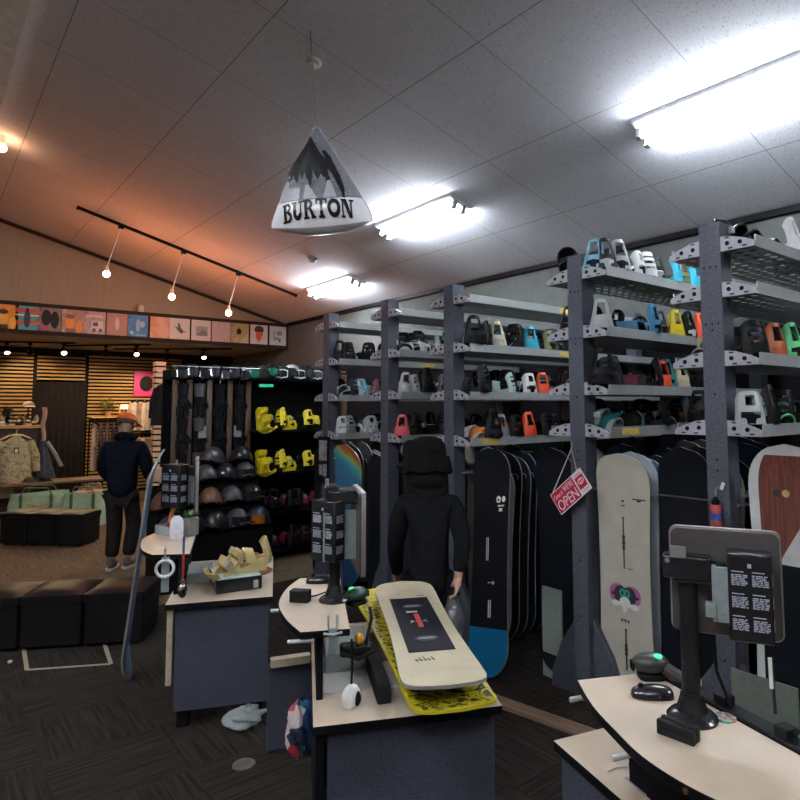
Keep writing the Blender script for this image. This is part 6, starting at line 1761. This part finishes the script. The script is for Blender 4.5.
for i, (c, nm) in enumerate((((.50, .40, .34), 'cream'), ((.24, .17, .15), 'brown'), ((.34, .27, .25), 'taupe'), ((.44, .34, .29), 'sand'))):
    folded((3.17 + i * .13, 13.08, 1.70), '%s shirt, %s from the left in the upper row under the pink poster' % (nm, ORD[i]), c, nm)
for i, (c, nm) in enumerate((((.48, .37, .30), 'pale sand'), ((.14, .10, .09), 'dark brown'))):
    folded((3.17 + i * .12, 13.06, 1.03), '%s shirt, %s from the left in the lower row beside the backpacks' % (nm, ORD[i]), c, nm.replace(' ', '_'))
def backpack(loc, label, c, nm):
    t = thing('backpack', label, 'backpack', loc, 0, 'backpacks on the lounge wall')
    mm = mat('pack_' + nm, c, .7, var=.2)
    MB().rbox(-.13, .13, -.16, 0, -.46, .0, .05).build('body', mm, t, bevel=.02)
    MB().rbox(-.10, .10, -.20, -.15, -.42, -.20, .03).build('front_pocket', mm, t, bevel=.01)
    for s_ in (-1, 1): MB().tube([(s_ * .08, -.17, -.02), (s_ * .09, -.185, -.16), (s_ * .08, -.17, -.22)], .014, 6).build('strap', M_black, t)
    MB().tube([(-.04, -.05, 0), (0, -.05, .05), (.04, -.05, 0)], .010, 6).build('handle', M_black, t)
backpack((3.36, 13.19, 1.04), 'grey brown backpack under the folded shirts, left one', (.20, .16, .14), 'taupe')
backpack((3.60, 13.19, 1.04), 'brown backpack under the folded shirts, right one by the pillar', (.15, .10, .08), 'brown')

# ================================================================== PEOPLE
def skin_mesh(name, joints, edges, mats, parent=None, sub=2, root='hip', smooth=180):
    me = bpy.data.meshes.new(name + '_cage')
    ks = list(joints); ix = {k: i for i, k in enumerate(ks)}
    me.from_pydata([joints[k][0] for k in ks], [(ix[a], ix[b_]) for a, b_ in edges], [])
    o = bpy.data.objects.new(name + '_cage', me); COL.objects.link(o)
    sk = o.modifiers.new('skin', 'SKIN'); sk.use_smooth_shade = True; sk.branch_smoothing = .6
    if not me.skin_vertices: me.skin_vertices.new()
    for k in ks:
        r = joints[k][1]; r = r if isinstance(r, tuple) else (r, r)
        sv = me.skin_vertices[0].data[ix[k]]; sv.radius = r; sv.use_root = (k == root)
    s_ = o.modifiers.new('sub', 'SUBSURF'); s_.levels = sub; s_.render_levels = sub
    bpy.context.view_layer.update()
    nm = bpy.data.meshes.new_from_object(o.evaluated_get(bpy.context.evaluated_depsgraph_get()))
    bpy.data.objects.remove(o); bpy.data.meshes.remove(me)
    nm.name = name
    nm.materials.clear()
    nm.materials.append(mats)
    nm.polygons.foreach_set('use_smooth', [True] * len(nm.polygons))
    ob = bpy.data.objects.new(name, nm); COL.objects.link(ob)
    if parent: ob.parent = parent
    return ob
M_skin = mat('skin', (.42, .24, .16), .55, var=.06)
M_blackcloth = mat('black_cloth', (.006, .0065, .008), .95, var=.35, scale=30)
M_navycloth = mat('navy_cloth', (.007, .009, .017), .95, var=.3, scale=20)
M_trous = mat('charcoal_trousers', (.022, .019, .018), .9, var=.25, scale=14)
M_hair = mat('dark_hair', (.006, .005, .005), .6, var=.4, scale=60)
M_ghair = mat('grey_brown_hair', (.12, .09, .07), .6, var=.4, scale=60)

# local figure space: x to the figure's left hand?, -y is the way the figure faces, z up
def person_figure(label, loc, rz, sc, J, jacket_m, trouser_m, hat, hair, long_hair, slim=1.0):
    p = thing('person', label, 'person', loc, rz)
    body_e = [('hip', 'waist'), ('waist', 'chest'), ('chest', 'neck0'), ('neck0', 'neck'), ('neck', 'head'), ('head', 'crown')]
    for s_ in ('l', 'r'):
        body_e += [('chest', 'sh' + s_), ('sh' + s_, 'el' + s_), ('el' + s_, 'wr' + s_), ('wr' + s_, 'palm' + s_), ('hip', 'th' + s_), ('th' + s_, 'kn' + s_), ('kn' + s_, 'an' + s_), ('an' + s_, 'toe' + s_)]
        for i in range(4):
            body_e += [('palm' + s_, 'f%d0%s' % (i, s_)), ('f%d0%s' % (i, s_), 'f%d1%s' % (i, s_)), ('f%d1%s' % (i, s_), 'f%d2%s' % (i, s_))]
        body_e += [('wr' + s_, 't0' + s_), ('t0' + s_, 't1' + s_)]
    R = {'hip': .10, 'waist': .095, 'chest': .080, 'neck0': .042, 'neck': .052, 'head': (.082, .098), 'crown': .06}
    for s_ in ('l', 'r'):
        R.update({'sh' + s_: .032, 'el' + s_: .038, 'wr' + s_: .028, 'palm' + s_: (.036, .018), 'th' + s_: .07, 'kn' + s_: .056, 'an' + s_: .040, 'toe' + s_: .034, 't0' + s_: .012, 't1' + s_: .009})
        for i in range(4): R.update({'f%d0%s' % (i, s_): .0095, 'f%d1%s' % (i, s_): .0085, 'f%d2%s' % (i, s_): .0075})
    for s_ in ('l', 'r'):
        pm, wr = Vector(J['palm' + s_]), Vector(J['wr' + s_])
        d = (pm - wr).normalized(); sd = Vector(J['hside' + s_]).normalized(); pn = d.cross(sd).normalized()
        for i in range(4):
            off = (i - 1.5) * .019
            L_ = (.060, .070, .066, .050)[i]
            b0 = pm + d * .035 + sd * off
            J['f%d0%s' % (i, s_)] = tuple(b0); J['f%d1%s' % (i, s_)] = tuple(b0 + d * L_ * .55 + pn * .010); J['f%d2%s' % (i, s_)] = tuple(b0 + d * L_ * .85 + pn * .032)
        J['t0' + s_] = tuple(wr + d * .035 - sd * .034 + pn * .008); J['t1' + s_] = tuple(wr + d * .075 - sd * .046 + pn * .022)
    skin_mesh('body', {k: (J[k], R[k]) for k in R}, body_e, M_skin, p, 2)
    # head features
    hd = Vector(J['head']); face = Vector(J['face']).normalized(); up = (Vector(J['crown']) - hd).normalized(); sd = face.cross(up).normalized()
    MB().ball(hd + face * .098 - up * .012, (.014, .014, .02)).build('nose', M_skin, p)
    for q in (-1, 1): MB().ball(hd + sd * q * .088 - up * .01, (.014, .02, .032)).build('ear', M_skin, p)
    for q in (-1, 1): MB().ball(hd + face * .086 + sd * q * .032 + up * .018, (.011, .011, .009)).build('eye', M_black, p)
    MB().ball(hd + face * .086 - up * .052, (.022, .010, .008)).build('mouth', mat('lips', (.32, .13, .11), .5), p)
    # hair
    hm = MB()
    B = Matrix((sd, -face, up)).transposed().to_4x4(); B.translation = hd
    hm.ball((0, .016, .026), (.100, .112, .105), T=B, zmin=-.35)
    if long_hair:
        hm.grid(lambda u, v: ((.095 + .012 * v) * cos(PI * (.0 + u)), .02 + (.085 + .02 * v) * sin(PI * u), .03 - .30 * v), 20, 10, th=.03, T=B)
    hm.build('hair', hair, p, smooth=70)
    # jacket: torso and sleeves in one piece, trousers in one piece, shoes
    jj = {k: (J[k], R[k] * 1.0 if not isinstance(R[k], tuple) else R[k][0]) for k in ('hip', 'waist', 'chest', 'neck0')}
    jr = {'hip': .165, 'waist': .160, 'chest': .172, 'neck0': .090, 'sh': .090, 'el': .068, 'wr': .050}
    jr = {k: v * slim for k, v in jr.items()}
    JJ = {k: (J[k], jr[k]) for k in ('hip', 'waist', 'chest', 'neck0')}
    JJ['hip'] = (tuple(Vector(J['hip']) - Vector((0, 0, .13))), jr['hip'])
    je = [('hip', 'waist'), ('waist', 'chest'), ('chest', 'neck0')]
    for s_ in ('l', 'r'):
        for k in ('sh', 'el', 'wr'): JJ[k + s_] = (J[k + s_], jr[k])
        je += [('chest', 'sh' + s_), ('sh' + s_, 'el' + s_), ('el' + s_, 'wr' + s_)]
    skin_mesh('jacket', JJ, je, jacket_m, p, 2)
    nk = Vector(J['neck0'])
    MB().tube([nk + Vector((.068 * cos(a), .066 * sin(a), .035 + .015 * sin(a))) for a in [2 * PI * i / 16 for i in range(16)]], .050, 10, closed=True).build('jacket_collar', jacket_m, p, smooth=80)
    TJ = {'hip': (tuple(Vector(J['hip']) - Vector((0, 0, .05))), .115)}
    te = []
    for s_ in ('l', 'r'):
        TJ['th' + s_] = (J['th' + s_], .100); TJ['kn' + s_] = (J['kn' + s_], .085); TJ['an' + s_] = (tuple(Vector(J['an' + s_]) + Vector((0, 0, .03))), .072)
        te += [('hip', 'th' + s_), ('th' + s_, 'kn' + s_), ('kn' + s_, 'an' + s_)]
    skin_mesh('trousers', TJ, te, trouser_m, p, 2)
    for s_ in ('l', 'r'):
        an, to = Vector(J['an' + s_]), Vector(J['toe' + s_])
        d = (to - an); d.z = 0; rz_ = math.atan2(d.y, d.x) - PI / 2
        T_ = rotm(0, 0, rz_, (an.x + d.x * .3, an.y + d.y * .3, 0))
        MB().rbox(-.048, .048, -.12, .16, 0, .028, .045, T=T_).build('shoe_sole', M_solew, p, bevel=.004)
        MB().ball((0, .03, .05), (.048, .135, .05), T=T_).ball((0, -.06, .075), (.044, .062, .06), T=T_).build('shoe', mat('grey_sneaker', (.14, .12, .12), .6), p)
    hat(p, B)
    p.scale = (sc,) * 3
    return p
def orange_cap(p, B):
    m = mat('orange_cap_cloth', (.90, .17, .02), .8, var=.08)
    MB().ball((0, .012, .030), (.107, .120, .100), T=B, zmin=.05).build('cap_crown', m, p, smooth=60)
    MB().grid(lambda u, v: (.085 * (2 * u - 1), -.10 - .085 * v * (1 - .4 * (2 * u - 1) ** 2), .040 - .02 * v - .02 * (2 * u - 1) ** 2), 12, 4, th=.006, T=B).build('cap_peak', m, p, smooth=60)
def bucket_hat(p, B):
    m = mat('black_fleece', (.006, .006, .0065), .98, var=.5, scale=90, bump=.8)
    MB().lathe([(.118, -.03), (.122, .03), (.115, .085), (.088, .122), (.05, .136), (.0, .14)], 28, T=B @ Matrix.Translation((0, .01, .02))).build('hat_crown', m, p, smooth=60)
    MB().grid(lambda u, v: ((.118 + .022 * v) * cos(2 * PI * u) * (1 + .02 * sin(9 * 2 * PI * u)), .01 + (.118 + .022 * v) * sin(2 * PI * u), .02 - .095 * v ** 1.2 + .006 * sin(12 * PI * u)), 36, 6, th=.02, cu=True, T=B).build('hat_brim', m, p, smooth=60)
# man in an orange cap stepping between the ottomans, seen from behind, looking down to his right
# (figure faces -y in its own space; left hand is +x)
J1 = dict(hip=(0, .02, .86), waist=(0, .03, 1.02), chest=(0, .0, 1.24), neck0=(0, -.02, 1.39), neck=(0, -.05, 1.46), head=(-.0, -.09, 1.57), crown=(.0, -.095, 1.67), face=(-.35, -1, -.35),
          shl=(.175, -.01, 1.34), ell=(.225, -.05, 1.06), wrl=(.17, -.22, .92), palml=(.14, -.28, .88), hsidel=(0, .6, -.5),
          shr=(-.175, -.01, 1.34), elr=(-.235, -.06, 1.06), wrr=(-.20, -.25, .95), palmr=(-.18, -.32, .92), hsider=(0, .6, -.5),
          thl=(.085, .0, .76), knl=(.08, -.03, .44), anl=(.075, .06, .09), toel=(.09, -.10, .04),
          thr=(-.085, .0, .76), knr=(-.10, -.10, .46), anr=(-.075, .0, .09), toer=(-.10, -.16, .04))
person_figure('person in an orange cap and dark jacket, back turned, between the ottoman rows', (1.62, 7.12, .0), math.radians(150), .915, J1, M_navycloth, M_trous, orange_cap, M_ghair, False, 1.12)
# person in a black fleece bucket hat bending over between the middle counter and the racks, seen from behind
J2 = dict(hip=(0, .06, .82), waist=(0, .06, .98), chest=(0, .0, 1.20), neck0=(0, -.04, 1.34), neck=(0, -.07, 1.40), head=(0, -.10, 1.50), crown=(0, -.105, 1.60), face=(0, -1, -.15),
          shl=(.155, -.02, 1.27), ell=(.205, -.02, 1.0), wrl=(.19, -.14, .80), palml=(.19, -.18, .75), hsidel=(0, .7, -.3),
          shr=(-.155, -.02, 1.27), elr=(-.20, .12, 1.04), wrr=(-.165, .175, .865), palmr=(-.155, .19, .815), hsider=(-.1, .8, .2),
          thl=(.10, .04, .75), knl=(.11, -.02, .45), anl=(.11, .05, .09), toel=(.12, -.11, .04),
          thr=(-.10, .04, .75), knr=(-.11, -.02, .45), anr=(-.11, .05, .09), toer=(-.12, -.11, .04))
person_figure('person in a black fleece bucket hat and black jacket, back turned, behind the middle counter', (2.11, 2.715, .0), math.radians(146), .865, J2, M_blackcloth, M_blackcloth, bucket_hat, M_hair, True, .84)
